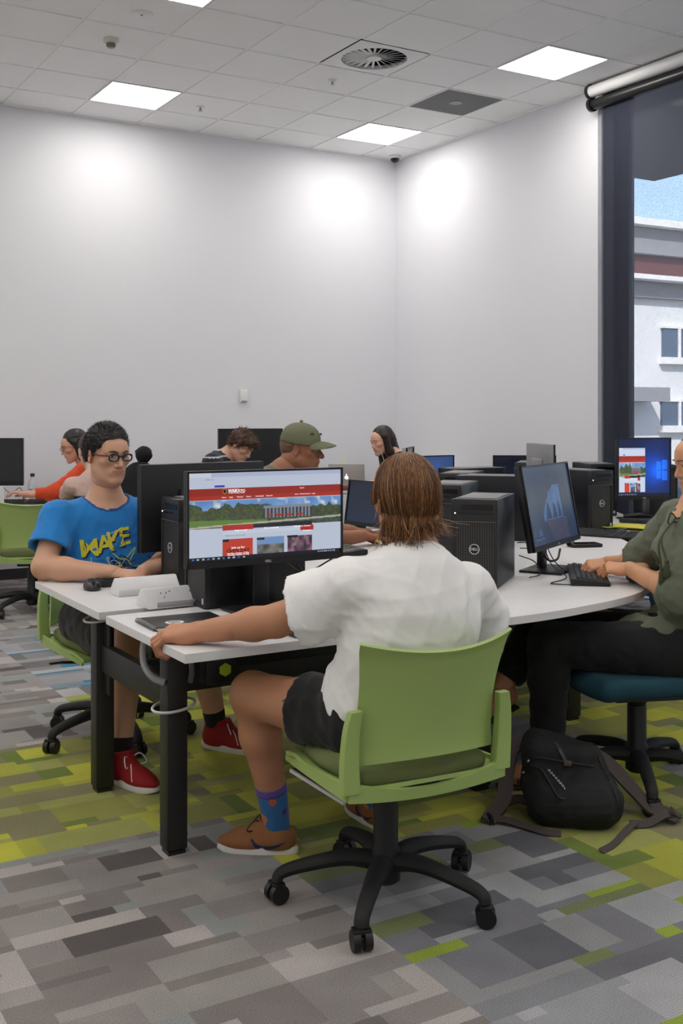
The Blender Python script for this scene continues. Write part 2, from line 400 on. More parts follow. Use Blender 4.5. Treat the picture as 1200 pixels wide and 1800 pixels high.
# swirl air diffuser
t = thing('air_diffuser', 'square white ceiling air diffuser with a swirl of radial vanes', 'vent', cellc(*DIFF), YAW)
b = bmesh.new(); n = 48; vs = []; Rr = .245
m = MB(); V0 = []
sq = []
for i in range(n):
    a = 2*PI*i/n; c, s_ = math.cos(a), math.sin(a); q = .297/max(abs(c), abs(s_)); sq.append((c*q, s_*q, 0)); V0.append((c*Rr, s_*Rr, -.002))
f = [(i, (i+1) % n, n+(i+1) % n, n+i) for i in range(n)]
V3 = [(p[0], p[1], .03) for p in V0]; f += [(n+i, n+(i+1) % n, 2*n+(i+1) % n, 2*n+i) for i in range(n)]
m.add(sq+V0+V3, f).go('face_plate', M_white, t, smooth=False, fix=False)
MB().cyl((0, 0, .07), (0, 0, .075), Rr+.01, n=40).go('plenum', mat('duct_dark', (28, 24, 20), .9), t)
m = MB()
for i in range(24):
    a = 2*PI*i/24; m.box((math.cos(a)*.15, math.sin(a)*.15, .014), (.185, .020, .0025), a, rx=rad(30))
m.go('vanes', M_white, t, smooth=False)
MB().cyl((0, 0, .0), (0, 0, .03), .055, n=24).go('hub', M_white, t)
# grey return grille
t = thing('return_air_panel', 'flat dark grey square panel set in the ceiling tiles', 'vent', cellc(*GREY), YAW)
MB().box((0, 0, .004), (.575, .575, .008)).go('grey_panel', mat('grey_grille', (118, 119, 122), .8, bump=.5, bscale=400), t, smooth=False)
m = MB()
for sx in (-1, 1): m.box((sx*.293, 0, .003), (.01, .596, .018)).box((0, sx*.293, .003), (.576, .01, .018))
m.go('frame', M_bar, t, smooth=False)
MB().cyl((0, 0, -.004), (0, 0, .004), .055, n=24).go('round_cover', mat('grey_cover', (150, 151, 154), .6), t)
# small ceiling fittings
def at_ceiling(x, y): return px(x, y, H)
t = thing('smoke_detector', 'cream dome shaped smoke detector on the ceiling tile', 'smoke detector', at_ceiling(195, 68))
MB().lathe([(.0, 0), (.055, 0), (.055, -.018), (.048, -.03), (.03, -.036)][1:], (0, 0, 0)).go('base', mat('cream_plastic', (222, 216, 205), .5), t)
MB().lathe([(.032, -.036), (.034, -.052), (.022, -.064), (.01, -.066)], (0, 0, 0)).go('sensor_dome', mat('grey_sensor', (120, 116, 110), .4), t)
t = thing('ceiling_disc', 'flat round white access disc on the ceiling with a centre screw', 'ceiling fitting', at_ceiling(249, 24))
MB().lathe([(.075, .0), (.075, -.004), (.068, -.008)], (0, 0, 0), 32).go('disc', M_white, t)
MB().cyl((0, 0, -.006), (0, 0, -.014), .008).go('screw', mat('steel', (150, 150, 150), .3, 1), t)
def sprinkler(p, lab):
    t = thing('sprinkler', lab, 'sprinkler', p, 0, 'small sprinkler heads in the ceiling')
    MB().lathe([(.036, 0), (.034, -.006), (.02, -.01)], (0, 0, 0)).go('rose', M_white, t)
    MB().cyl((0, 0, -.008), (0, 0, -.035), .008).cyl((0, 0, -.035), (0, 0, -.038), .018).go('head', mat('steel', (150, 150, 150), .3, 1), t)
sprinkler(at_ceiling(584, 141), 'small white sprinkler head below the air diffuser')
sprinkler(at_ceiling(352, 187), 'tiny flush sprinkler head just right of the light above the left wall')
t = thing('security_camera', 'small dark dome security camera in the corner under the ceiling', 'security camera', R(.17, .12, H))
MB().lathe([(.06, 0), (.06, -.02), (.052, -.03)], (0, 0, 0)).go('base', M_white, t)
MB().lathe([(.045, -.03), (.043, -.048), (.03, -.064), (.012, -.072)], (0, 0, 0)).go('dome', mat('dark_dome', (14, 14, 16), .1), t)
t = thing('wall_sensor', 'small white rectangular box mounted high on the left wall', 'sensor', R(.0, 1.748, 1.585), YAW)
MB().box((0, -.014, 0), (.075, .03, .12), bev=.006).go('housing', M_white, t)
MB().box((0, -.028, -.052), (.06, .008, .014), bev=.002).go('lens', mat('sensor_grey', (150, 150, 152), .5), t)

# ------------------------------------------------------------------ carpet
def carpet():
    """plank carpet: 0.25 m planks along the left wall's direction, cut into bands and blocks of dyed pile"""
    rr = random.Random(5)
    PAL = {
     'grey': [((136, 130, 128), 5), ((148, 143, 140), 4), ((124, 118, 115), 4), ((172, 165, 162), 2.8), ((86, 80, 79), 1.6), ((140, 144, 142), 3), ((110, 105, 103), 2)],
     'green': [((142, 143, 66), 4), ((166, 168, 58), 4), ((184, 184, 56), 3), ((106, 124, 46), 3), ((128, 124, 88), 2.6), ((155, 158, 84), 2.5)],
     'mix': [((118, 118, 124), 5), ((140, 140, 142), 4), ((92, 92, 98), 3), ((138, 158, 50), 2.2), ((112, 122, 78), 2.2), ((154, 156, 158), 2)],
     'cool': [((146, 147, 151), 5), ((128, 129, 134), 4), ((165, 165, 168), 3), ((136, 156, 54), 1.3), ((104, 104, 110), 1.2)],
     'blue': [((150, 150, 154), 4), ((134, 134, 137), 4), ((168, 168, 170), 3), ((52, 118, 148), 2.6), ((104, 136, 152), 1.4), ((112, 108, 108), 1)]}
    def zone(s, t):
        if s < 1.58:
            if t > -3.47: return 'grey'
            if t > -4.75: return 'green'
            if s > 1.3 and t < -5.45 and t > -7.0: return 'blue'
            return 'grey'
        if s < 2.44:
            if t > -2.05: return 'cool'
            if t > -3.03: return 'mix'
            if t > -5.3: return 'green'
            if t > -7.0: return 'blue'
            return 'grey'
        if s < 3.3:
            if t > -2.28: return 'cool'
            if t > -3.2: return 'green'
            if t > -3.6: return 'mix'
            if t > -4.3: return 'green' if s > 2.9 else 'mix'
            return 'blue' if t > -6 else 'grey'
        if t > -2.6: return 'cool'
        if t > -3.3: return 'mix'
        if t > -4.8: return 'green'
        return 'grey'
    def pick(z, last):
        L = PAL[z]
        while True:
            x = rr.random()*sum(w_ for _, w_ in L)
            for c, w_ in L:
                x -= w_
                if x <= 0: break
            if c != last: return c
    vs = []; fs = []; cs = []
    def rect(s0, s1, t0, t1, c):
        for (a, b) in ((s0, t0), (s1, t0), (s1, t1), (s0, t1)):
            p = E1*a+U*b; vs.append((p[0], p[1], 0)); cs.append([x for x in srgb(*c)[:3]])
        k = len(vs); fs.append((k-4, k-3, k-2, k-1))
    # extents of the room in (s, t)
    o = CORNER; s_hi = o.dot(E1); t_lo = o.dot(U); s_lo = s_hi-VM; t_hi = t_lo+UM
    PW = .235; PL = .855
    j0 = int(math.floor((t_lo+3.47)/PW)); j1 = int(math.ceil((t_hi+3.47)/PW))
    for j in range(j0, j1+1):
        ta, tb = -3.47+j*PW, -3.47+(j+1)*PW
        i0 = int(math.floor((s_lo-1.58)/PL)); i1 = int(math.ceil((s_hi-1.58)/PL))
        for i in range(i0, i1+1):
            sa, sb = 1.58+i*PL, 1.58+(i+1)*PL
            z = zone((sa+sb)/2, (ta+tb)/2)
            cuts = sorted({0, 1} | {rr.choice([.2, .34, .5, .66, .8]) for _ in range(rr.choice([1, 2, 2, 2, 3]))})
            for q in range(len(cuts)-1):
                t0 = ta+cuts[q]*PW; t1 = ta+cuts[q+1]*PW; s = sa; last = None
                while s < sb-1e-6:
                    L = rr.choice([.07, .12, .18, .18, .27, .36]); e = min(sb, s+L)
                    if sb-e < .05: e = sb
                    c = pick(z, last); last = c
                    a0, a1, b0, b1 = max(s, s_lo), min(e, s_hi), max(t0, t_lo), min(t1, t_hi)
                    if a1 > a0 and b1 > b0: rect(a0, a1, b0, b1, c)
                    s = e
    m = bpy.data.materials.new('carpet'); m.use_nodes = True; n = m.node_tree; L = n.links; b = n.nodes['Principled BSDF']
    b.inputs['Roughness'].default_value = 1; b.inputs['Specular IOR Level'].default_value = .1; b.inputs['Sheen Weight'].default_value = .15
    at = n.nodes.new('ShaderNodeAttribute'); at.attribute_name = 'Col'
    tc = n.nodes.new('ShaderNodeTexCoord'); mp = n.nodes.new('ShaderNodeMapping'); mp.inputs['Rotation'].default_value = (0, 0, -YAW); L.new(tc.outputs['Object'], mp.inputs[0])
    n1 = n.nodes.new('ShaderNodeTexNoise'); n1.inputs['Scale'].default_value = 330; n1.inputs['Detail'].default_value = 3; L.new(mp.outputs[0], n1.inputs[0])
    n2 = n.nodes.new('ShaderNodeTexNoise'); n2.inputs['Scale'].default_value = 5; n2.inputs['Detail'].default_value = 3; L.new(mp.outputs[0], n2.inputs[0])
    wv = n.nodes.new('ShaderNodeTexWave'); wv.inputs['Scale'].default_value = 38; wv.inputs['Distortion'].default_value = 1.5; wv.bands_direction = 'Y'; L.new(mp.outputs[0], wv.inputs[0])
    def mr(src, lo, hi):
        x = n.nodes.new('ShaderNodeMapRange'); x.inputs[1].default_value = .3; x.inputs[2].default_value = .7; x.inputs[3].default_value = lo; x.inputs[4].default_value = hi; L.new(src, x.inputs[0]); return x.outputs[0]
    src = at.outputs['Color']
    for q in (mr(n1.outputs[0], .62, 1.38), mr(n2.outputs[0], .9, 1.1), mr(wv.outputs[1], .93, 1.05)):
        x = n.nodes.new('ShaderNodeMix'); x.data_type = 'RGBA'; x.blend_type = 'MULTIPLY'; x.inputs[0].default_value = 1; L.new(src, x.inputs[6]); L.new(q, x.inputs[7]); src = x.outputs[2]
    L.new(src, b.inputs['Base Color'])
    bp = n.nodes.new('ShaderNodeBump'); bp.inputs['Strength'].default_value = .6; bp.inputs['Distance'].default_value = .004; L.new(n1.outputs[0], bp.inputs['Height']); L.new(bp.outputs[0], b.inputs['Normal'])
    o = mesh('floor', vs, fs, m, smooth=False, cols=np.array(cs), fix=False); tag(o, kind='structure')
carpet()
mb = MB().box(R(.006, VM/2, .045), (VM, .012, .09), YAW); tag(mb.go('baseboard_left', mat('skirting', (60, 60, 64), .5), smooth=False), kind='structure')
mb = MB().box(R(WU0/2, .006, .045), (.012, WU0, .09), YAW); tag(mb.go('baseboard_right', mat('skirting', (60, 60, 64), .5), smooth=False), kind='structure')

# ------------------------------------------------------------------ window bay, blind
M_alu = mat('navy_aluminium', (44, 52, 66), .35, .3)
def ubox(mb, u0, u1, v0, v1, z0, z1):
    P = [R(u0, v0)[:2], R(u1, v0)[:2], R(u1, v1)[:2], R(u0, v1)[:2]]; return mb.prism(P, z0, z1)
m = MB()
ubox(m, WU0, WU0+.11, -.2, -.02, 0, 3.98)
ubox(m, WU0+.11, WU0+.215, -.14, -.08, 0, 3.98); ubox(m, 5.7, 5.8, -.14, -.08, 0, 3.98); ubox(m, WU1-.2, WU1, -.14, -.08, 0, 3.98)
ubox(m, WU0+.215, WU1-.2, -.14, -.08, 3.9, 3.98); ubox(m, WU0+.215, WU1-.2, -.14, -.08, 0, .12); ubox(m, WU0+.215, WU1-.2, -.14, -.08, .96, 1.0)
win = tag(m.go('window_1', M_alu, smooth=False), kind='structure')
M_glass = bpy.data.materials.new('window_glass'); M_glass.use_nodes = True; n_ = M_glass.node_tree; b_ = n_.nodes['Principled BSDF']
b_.inputs['Base Color'].default_value = (.8, .9, 1, 1); b_.inputs['Roughness'].default_value = .02; b_.inputs['Alpha'].default_value = .12
m = MB(); ubox(m, WU0+.215, WU1-.2, -.114, -.106, .12, 3.9); m.go('pane', M_glass, win, smooth=False)
t = thing('roller_blind', 'dark sheer roller blind hanging from a white tube over the tall window', 'blind', R(WU0, .07, 3.9))
M_blind = bpy.data.materials.new('sheer_blind'); M_blind.use_nodes = True; n_ = M_blind.node_tree; b_ = n_.nodes['Principled BSDF']
b_.inputs['Base Color'].default_value = srgb(56, 60, 78); b_.inputs['Roughness'].default_value = .8
tc = n_.nodes.new('ShaderNodeTexCoord'); nz = n_.nodes.new('ShaderNodeTexNoise'); nz.inputs['Scale'].default_value = 160; n_.links.new(tc.outputs['Object'], nz.inputs[0])
mr_ = n_.nodes.new('ShaderNodeMapRange'); mr_.inputs[1].default_value = .35; mr_.inputs[2].default_value = .65; mr_.inputs[3].default_value = .30; mr_.inputs[4].default_value = .42
n_.links.new(nz.outputs[0], mr_.inputs[0]); n_.links.new(mr_.outputs[0], b_.inputs['Alpha'])
m = MB(); ubox(m, WU0+.01, WU1-.02, .050, .052, .12, 3.90); m.go('fabric', M_blind, t, True, smooth=False)
MB().cyl(R(WU0-.01, .10, 3.985), R(WU1, .10, 3.985), .048, n=24).go('white_tube', M_white, t, True)
MB().cyl(R(WU0-.02, .075, 3.885), R(WU1, .075, 3.885), .042, n=24).go('black_roller', mat('satin_black', (20, 20, 22), .35), t, True)
m = MB(); m.cyl(R(WU0-.035, .10, 3.985), R(WU0-.01, .10, 3.985), .058, n=24).cyl(R(WU0-.04, .08, 3.885), R(WU0-.01, .08, 3.885), .055, n=24)
m.box(R(WU0-.02, .09, 3.935), (.05, .025, .12), YAW); m.go('bracket', M_black, t, True)
MB().cyl(R(WU0+.01, .051, .11), R(WU1-.02, .051, .11), .012, n=10).go('bottom_bar', M_black, t, True)

# ------------------------------------------------------------------ outside: soffit, street, buildings
GZ = -1.2
tag(MB().prism([R(-30, -.25)[:2], R(40, -.25)[:2], R(40, -60)[:2], R(-30, -60)[:2]], GZ-.1, GZ).go('ground_street', mat('asphalt', (120, 120, 122), .9, var=.1), smooth=False), kind='structure')
FD = unit(V(.875, .485, 0)); FP = V((1105-600)/FPX*28, 28, 0); FN = V(FD[1], -FD[0], 0)   # facade line and its outward normal
def fac(x, y):
    """facade coordinates (distance along, height) of what stands at image column x and row y"""
    k = (x-600)/FPX; tt = (k*FP[1]-FP[0])/(FD[0]-k*FD[1]); p = FP+FD*tt; return tt, CH-(y-HY)/FPX*p[1]
M_ren = mat('white_render', (226, 228, 232), .9, var=.05, vscale=2); M_con_shade = mat('concrete_and_shade', (150, 152, 158), .9, var=.08, vscale=3)  # the grey also colours the painted shade below the ledge
M_glz = mat('far_glass', (86, 104, 128), .15); M_brn = mat('brown_glazing', (104, 62, 62), .4, var=.25, vscale=3)
RZf = math.atan2(FD[1], FD[0])
def fbox(mb, t0, t1, z0, z1, d0, d1):
    c = FP+FD*(t0+t1)/2+FN*(d0+d1)/2+V(0, 0, (z0+z1)/2); return mb.box(c, (t1-t0, d1-d0, z1-z0), RZf)
t = thing('office_building', 'white multi storey building with grey and painted shade bands seen outside through the blind', 'building', FP+FD*5+V(0, 0, GZ))
z_ = lambda y: fac(1105, y)[1]
T0, T1 = -7, 16
fbox(MB(), T0, T1, GZ, z_(392), -7, 0).go('wall', M_ren, t, True, smooth=False)
fbox(MB(), T0-.2, T1+.2, z_(400), z_(388), -7.2, .55).go('parapet', mat('bright_render', (240, 240, 240), .8), t, True, smooth=False)
fbox(MB(), T0, T1, z_(446), z_(401), .0, .25).go('spandrel_and_shade', M_con_shade, t, True, smooth=False)
fbox(MB(), T0, T1, z_(486), z_(447), .0, .06).go('window_band', M_brn, t, True, smooth=False)
fbox(MB(), T0-.2, T1+.2, z_(494), z_(486), .0, .6).go('ledge', mat('bright_render', (240, 240, 240), .8), t, True, smooth=False)
fbox(MB(), T0, T1, z_(522), z_(494), .0, .2).go('spandrel_and_shade', M_con_shade, t, True, smooth=False)  # grey band stands in for the shade under the ledge
def fwin(x0, x1, y0, y1, m=M_glz):
    a, za = fac(x0, y0); b, _ = fac(x1, y0); zb = fac(x0, y1)[1]
    q = fbox(MB(), a, b, zb, za, .0, .08).go('window', m, t, True, smooth=False)
    fr = MB(); fbox(fr, a-.1, b+.1, zb-.18, zb, 0, .2); fbox(fr, a-.06, b+.06, za, za+.08, 0, .12); fbox(fr, (a+b)/2-.04, (a+b)/2+.04, zb, za, .06, .12)
    fr.go('frame', mat('bright_render', (240, 240, 240), .8), q, True, smooth=False)
fwin(1162, 1215, 577, 628); fwin(1160, 1218, 706, 748)
for k_ in (1, 2, 3): fwin(1162+78*k_, 1215+78*k_, 577+8*k_, 628+5*k_); fwin(1160+78*k_, 1218+78*k_, 706, 748)
a, za = fac(1100, 682); b, _ = fac(1132, 682)
fbox(MB(), a-1, b, za-.35, za, 0, .9).go('canopy', M_con_shade, t, True, smooth=False)
for k in range(5):
    fbox(MB(), T0+3.5+k*3.2, T0+6.1+k*3.2, z_(388), z_(362), -4, -2.2).go('roof_window', M_glz, t, True, smooth=False)
fr = MB(); fbox(fr, T0+3.2, T1-2, z_(362), z_(357), -4.2, -2)
for k in range(6): fbox(fr, T0+3.3+k*3.2, T0+3.5+k*3.2, z_(388), z_(362), -4, -2.1)
fr.go('roof_frame', M_ren, t, True, smooth=False)
# car and railing in the street
p = px(1112, 800, GZ) if False else V((1112-600)/FPX*24, 24, GZ)
t = thing('car', 'dark parked car out in the street behind the blind', 'car', p, rad(28))
body = [(-2.1, .35), (-2.15, .75), (-1.9, .95), (-1.2, 1.02), (-.75, 1.42), (.5, 1.46), (1.2, 1.02), (1.95, .88), (2.15, .6), (2.1, .3)]
Mt = Matrix.Translation(Vector((0, -.85, 0)))
MB().prof(body, Mt, 1.7, .05).go('body', mat('car_paint', (40, 60, 72), .25), t)
MB().prof([(-1.1, 1.0), (-.72, 1.36), (.46, 1.39), (1.02, 1.02)], Matrix.Translation(Vector((0, -.87, 0))), 1.74, 0).go('glazing', M_glz, t, smooth=False)
for x in (-1.3, 1.3):
    for y in (-.8, .8): MB().cyl((x, y-.1, .32), (x, y+.1, .32), .32, n=24).go('wheel', M_black, t)
t = thing('street_railing', 'thin dark railing outside the foot of the window', 'railing', R(5, -2.6, GZ))
m = MB()
for z in (.75, .95, 1.15): m.cyl(R(2.0, -2.6, z), R(9, -2.6, z), .018, n=8)
m.go('rail', M_alu, t, True)
for k in range(6): MB().cyl(R(2.2+k*1.3, -2.6, GZ), R(2.2+k*1.3, -2.6, 1.15), .022, n=8).go('post', M_alu, t, True)
# ================================================================== workbenches
M_top = mat('white_laminate', (226, 225, 226), .35, bump=.03, bscale=900)
M_edge = mat('desk_edge', (206, 205, 205), .5)
M_lav = mat('cable_grey', (150, 150, 152), .4)
def offs(p, e1, n1, a, b): return V(*p[:2], 0)+e1*a+n1*b
A0 = px(325, 1150, TZ); A0[2] = 0                      # near left corner of the long bench
def D(s, p, z=0): return A0+E1*s+N1*p+V(0, 0, z)       # along the bench, across the bench
dep = float((px(181, 1083, TZ)-px(325, 1150, TZ)).dot(N1)); gap0 = float((px(168, 1077, TZ)-px(325, 1150, TZ)).dot(N1)); dep2 = float((px(62, 1022, TZ)-px(325, 1150, TZ)).dot(N1))
t = thing('workbench', 'long white topped workbench on black legs that turns away to the right, nearest the viewer', 'desk', D(1, .8, 0))
BENCH = t
B2 = lambda p: tuple(p[:2])
# near top: straight front edge, then the rounded turn
near_edge = [px(902, 1084, TZ), px(1010, 1068, TZ), px(1114, 1045, TZ)]
P4 = px(1125, 966, TZ); P5 = px(1085, 943, TZ)
tail = spline([D(.80, 0), D(.95, .0)]+[V(p[0], p[1], 0) for p in near_edge]+[V(1.27, 4.45, 0), V(1.40, 4.85, 0), V(P4[0], P4[1], 0), V(P5[0], P5[1], 0)], 5)
WBK = V(P5[0]+.02, 6.32, 0)                            # far end of the turned wing
mid_turn = D(1.62, (dep+gap0)/2)                       # centre line bends here
mid_end = V(WBK[0]-.76, 6.45, 0)
near_poly = [B2(D(0, 0))]+[B2(p) for p in tail]+[B2(WBK), B2(mid_end), B2(mid_turn), B2(D(0, dep))]
MB().prism(near_poly, TZ-.028, TZ, .0015).go('worktop', M_top, t, True, smooth=False)
inner = spline([D(1.05, dep2), D(1.28, dep2-.02), D(1.42, dep2+.12), D(1.42, dep2+.12)+V(-.01, .5, 0), V(mid_end[0]-.76, 6.5, 0)], 5)
far_poly = [B2(D(0, gap0)), B2(mid_turn+N1*(gap0-dep)), B2(mid_end+V(-.02, 0, 0))]+[B2(p) for p in inner[::-1]]+[B2(D(0, dep2))]
MB().prism(far_poly, TZ-.028, TZ, .0015).go('worktop', M_top, t, True, smooth=False)
def leg(p, name='leg', w_=.069, par=None, rz=YAW, top=TZ-.03):
    m = MB().box((p[0], p[1], top/2+.008), (w_, w_, top-.016), rz, bev=.004); m.box((p[0], p[1], .006), (w_-.012, w_-.012, .012), rz)
    return m.go(name, M_powder, par, True)
L1 = px(305, 1497, 0); L2 = px(180, 1388, 0)
leg(L1, par=t); leg(L2, par=t); L3 = L1+E1*1.75; L4 = L2+E1*1.75
leg(px(838, 1385, 0), par=t, w_=.075); leg(px(1000, 1263, 0), par=t, w_=.075); leg(V(.95, 5.9, 0), par=t, rz=0); leg(V(.1, 6.0, 0), par=t, rz=0)
def beam(a, b, z, hh, th, name='crossbar'):
    d = b-a; return MB().box(((a+b)/2)+V(0, 0, z), (np.linalg.norm(d[:2]), th, hh), math.atan2(d[1], d[0]), bev=.003).go(name, M_powder, t, True)
dl = unit(L2-L1)
beam(L1+dl*.03, L2-dl*.03, .50, .10, .035)
m = MB().box(L2+V(0, 0, .52)-dl*.045, (.012, .095, .30), YAW, bev=.002); m.go('bracket_plate', M_powder, t, True)
beam(L1+N1*.30+E1*.03, L1+N1*.30+E1*1.75, .62, .11, .045)
beam(L1+N1*.36+E1*.03, L1+N1*.36+E1*1.75, .48, .13, .045, 'cable_duct')
m = MB().box(D(.95, .62, .585), (1.5, .22, .10), YAW, bev=.004); m.go('cable_tray', M_black, t, True)
m = MB().box(D(.78, .50, .60), (.85, .008, .05), YAW); 
for k in range(5): m.sph(D(.50+.11*k, .492, .60), .018, 12, (1, .6, 1), YAW)
m.go('socket_rail', M_black, t, True)
m = MB().box(D(.25, .33, .585), (.10, .06, .085), YAW, bev=.003); m.go('isolator_box', M_black, t, True)
m = MB().cyl(D(.262, .295, .585), D(.262, .30, .585), .022, n=6); m.go('indicator', mat('lime_plastic', (170, 205, 40), .5), t, True)
def ring(c, r, z): return [c+V(math.cos(a)*r, math.sin(a)*r, z+.01*math.sin(a+1)) for a in np.linspace(0, 2*PI, 25)]
MB().tube(ring(L1, .068, .47), .0045, 8).go('cable_loop', mat('white_cable', (205, 205, 205), .4), t, True)
MB().tube(ring(L2, .068, .645), .004, 8).go('cable_loop', mat('white_cable', (205, 205, 205), .4), t, True)
c = L1-E1*.02
MB().tube([pz(254, 1122, 3.50), pz(251, 1150, 3.49), pz(256, 1175, 3.47), pz(270, 1192, 3.455), pz(290, 1200, 3.45)], .011, 10, 6).go('cable_conduit', M_lav, t, True)
MB().tube([pz(335, 1160, 3.62), pz(337, 1180, 3.62), pz(334, 1200, 3.62)], .009, 10, 6).go('cable_conduit', M_lav, t, True)

# the bench beyond the turn, heading off to the right
E3 = unit(V(.80, -.60, 0)); N3 = V(.60, .80, 0); Q0 = px(1080, 934, TZ); Q0[2] = 0; RZ3 = math.atan2(E3[1], E3[0])
t = thing('workbench', 'white workbench going off to the right with the yellow magazine on it', 'desk', Q0+E3*.8+N3*.6)
q = lambda a, b: B2(Q0+E3*a+N3*b)
MB().prism([q(0, .02), q(1.9, 0), q(1.9, 1.5), q(.1, 1.5), q(-.05, .75)], TZ-.028, TZ, .0015).go('worktop', M_top, t, True, smooth=False)
for a, b in ((.3, .35), (1.7, .35), (.35, 1.25), (1.7, 1.25)): p = Q0+E3*a+N3*b; leg(p, par=t, rz=RZ3)
MB().box(Q0+E3*1.0+N3*.75+V(0, 0, .6), (1.3, .2, .12), RZ3).go('cable_tray', M_black, t, True)

t = thing('workbench', 'white workbench at the back crowded with dark computers, beyond the turned bench', 'desk', (1.0, 7.5, 0))
MB().prism([(.15, 6.62), (.85, 6.56), (1.60, 6.42), (1.93, 7.02), (1.95, 8.6), (.2, 8.6)], TZ-.028, TZ, .0015).go('worktop', M_top, t, True, smooth=False)
for a, b in ((.3, 6.8), (1.6, 6.8), (.35, 8.4), (1.8, 8.4)): leg((a, b, 0), par=t, rz=0)
MB().box((1.0, 7.6, .6), (.9, .2, .12)).go('cable_tray', M_black, t, True)
# benches along the left wall
t = thing('workbench', 'white workbench in front of the long wall where a laptop stands', 'desk', (0.4, 10.15, 0))
wb = [px(480, 874, TZ), V(1.25, 10.0, 0)]
MB().prism([(-.62, 9.75), (1.0, 9.75), (1.0, 10.45), (.45, 10.72), (-.62, 10.12)], TZ-.028, TZ, .001).go('worktop', M_top, t, True, smooth=False)
for p in ((-.5, 9.85), (.9, 9.85), (.85, 10.3)): leg((p[0], p[1], 0), par=t, rz=0)
MB().box((.2, 9.76, .45), (1.55, .02, .5), 0).go('modesty_panel', M_white, t, True, smooth=False)
t = thing('workbench', 'white workbench between the striped shirt sitter and the wall', 'desk', (-1.1, 9.6, 0))
c = V(-1.15, 9.45, 0)
MB().box(c+V(0, 0, TZ-.014), (1.35, .66, .028), YAW).go('worktop', M_top, t, True, smooth=False)
for a, b in ((-.6, -.25), (.6, -.25), (-.6, .25), (.6, .25)): leg(c+E1*a+N1*b, par=t)
t = thing('workbench', 'white workbench at the left edge carrying the water bottle', 'desk', (-2.5, 8.6, 0))
c = V(-2.72, 8.50, 0)
MB().box(c+V(0, 0, TZ-.014), (1.5, .68, .028), rad(12)).go('worktop', M_top, t, True, smooth=False)
for a, b in ((-.6, -.25), (.55, -.2), (-.65, .1), (.55, .28)): leg(c+V(a, b, 0), par=t, rz=rad(12))
MB().box(c+V(.0, -.30, .45), (1.2, .02, .3), rad(12)).go('modesty_panel', mat('pale_panel', (190, 190, 192), .6), t, True, smooth=False)

# ================================================================== chairs
M_lime = mat('lime_green_plastic', (160, 184, 106), .42, bump=.1, bscale=1400)
M_olive = mat('olive_fabric', (112, 122, 74), .95, bump=.8, bscale=700, var=.45, vscale=260, stretch=(1, 1, 3))
M_teal = mat('teal_fabric', (20, 66, 80), .95, bump=.8, bscale=700, var=.25, vscale=260)
def star_base(t, rot=0, R_=.315, top=.36, scale_leg=1.0):
    for k in range(5):
        a = rot+2*PI*k/5; d = V(math.cos(a), math.sin(a), 0)
        m = MB(); pts = [d*.03+V(0, 0, .115), d*.10+V(0, 0, .125), d*(R_*.55)+V(0, 0, .118), d*(R_*.85)+V(0, 0, .098), d*(R_*.97)+V(0, 0, .082), d*R_+V(0, 0, .062)]
        m.tube(pts, [.034, .03, .026, .023, .021, .021], 12, 5, .8)
        lg = m.go('leg', M_blackrough, t)
        c = d*R_+V(0, 0, .029); s = V(-math.sin(a+.5), math.cos(a+.5), 0)
        w_ = MB()
        for q in (-1, 1): w_.cyl(c+s*q*.006, c+s*q*.026, .028, n=20)
        w_.cyl(c-s*.02, c+s*.02, .010, n=10).cyl(c+V(0, 0, .02), c+V(0, 0, .045), .014, n=14)
        w_.box(c+V(0, 0, .026), (.034, .050, .012), math.atan2(s[1], s[0])+PI/2, bev=.004)
        w_.go('caster', M_black, lg)
    MB().lathe([(.030, .05), (.042, .06), (.045, .14), (.036, .16), (.036, .30), (.034, .305)], (0, 0, 0), 24).lathe([(.026, .30), (.026, .335), (.022, .34), (.022, top)], (0, 0, 0), 20).go('gas_column', M_black, t)
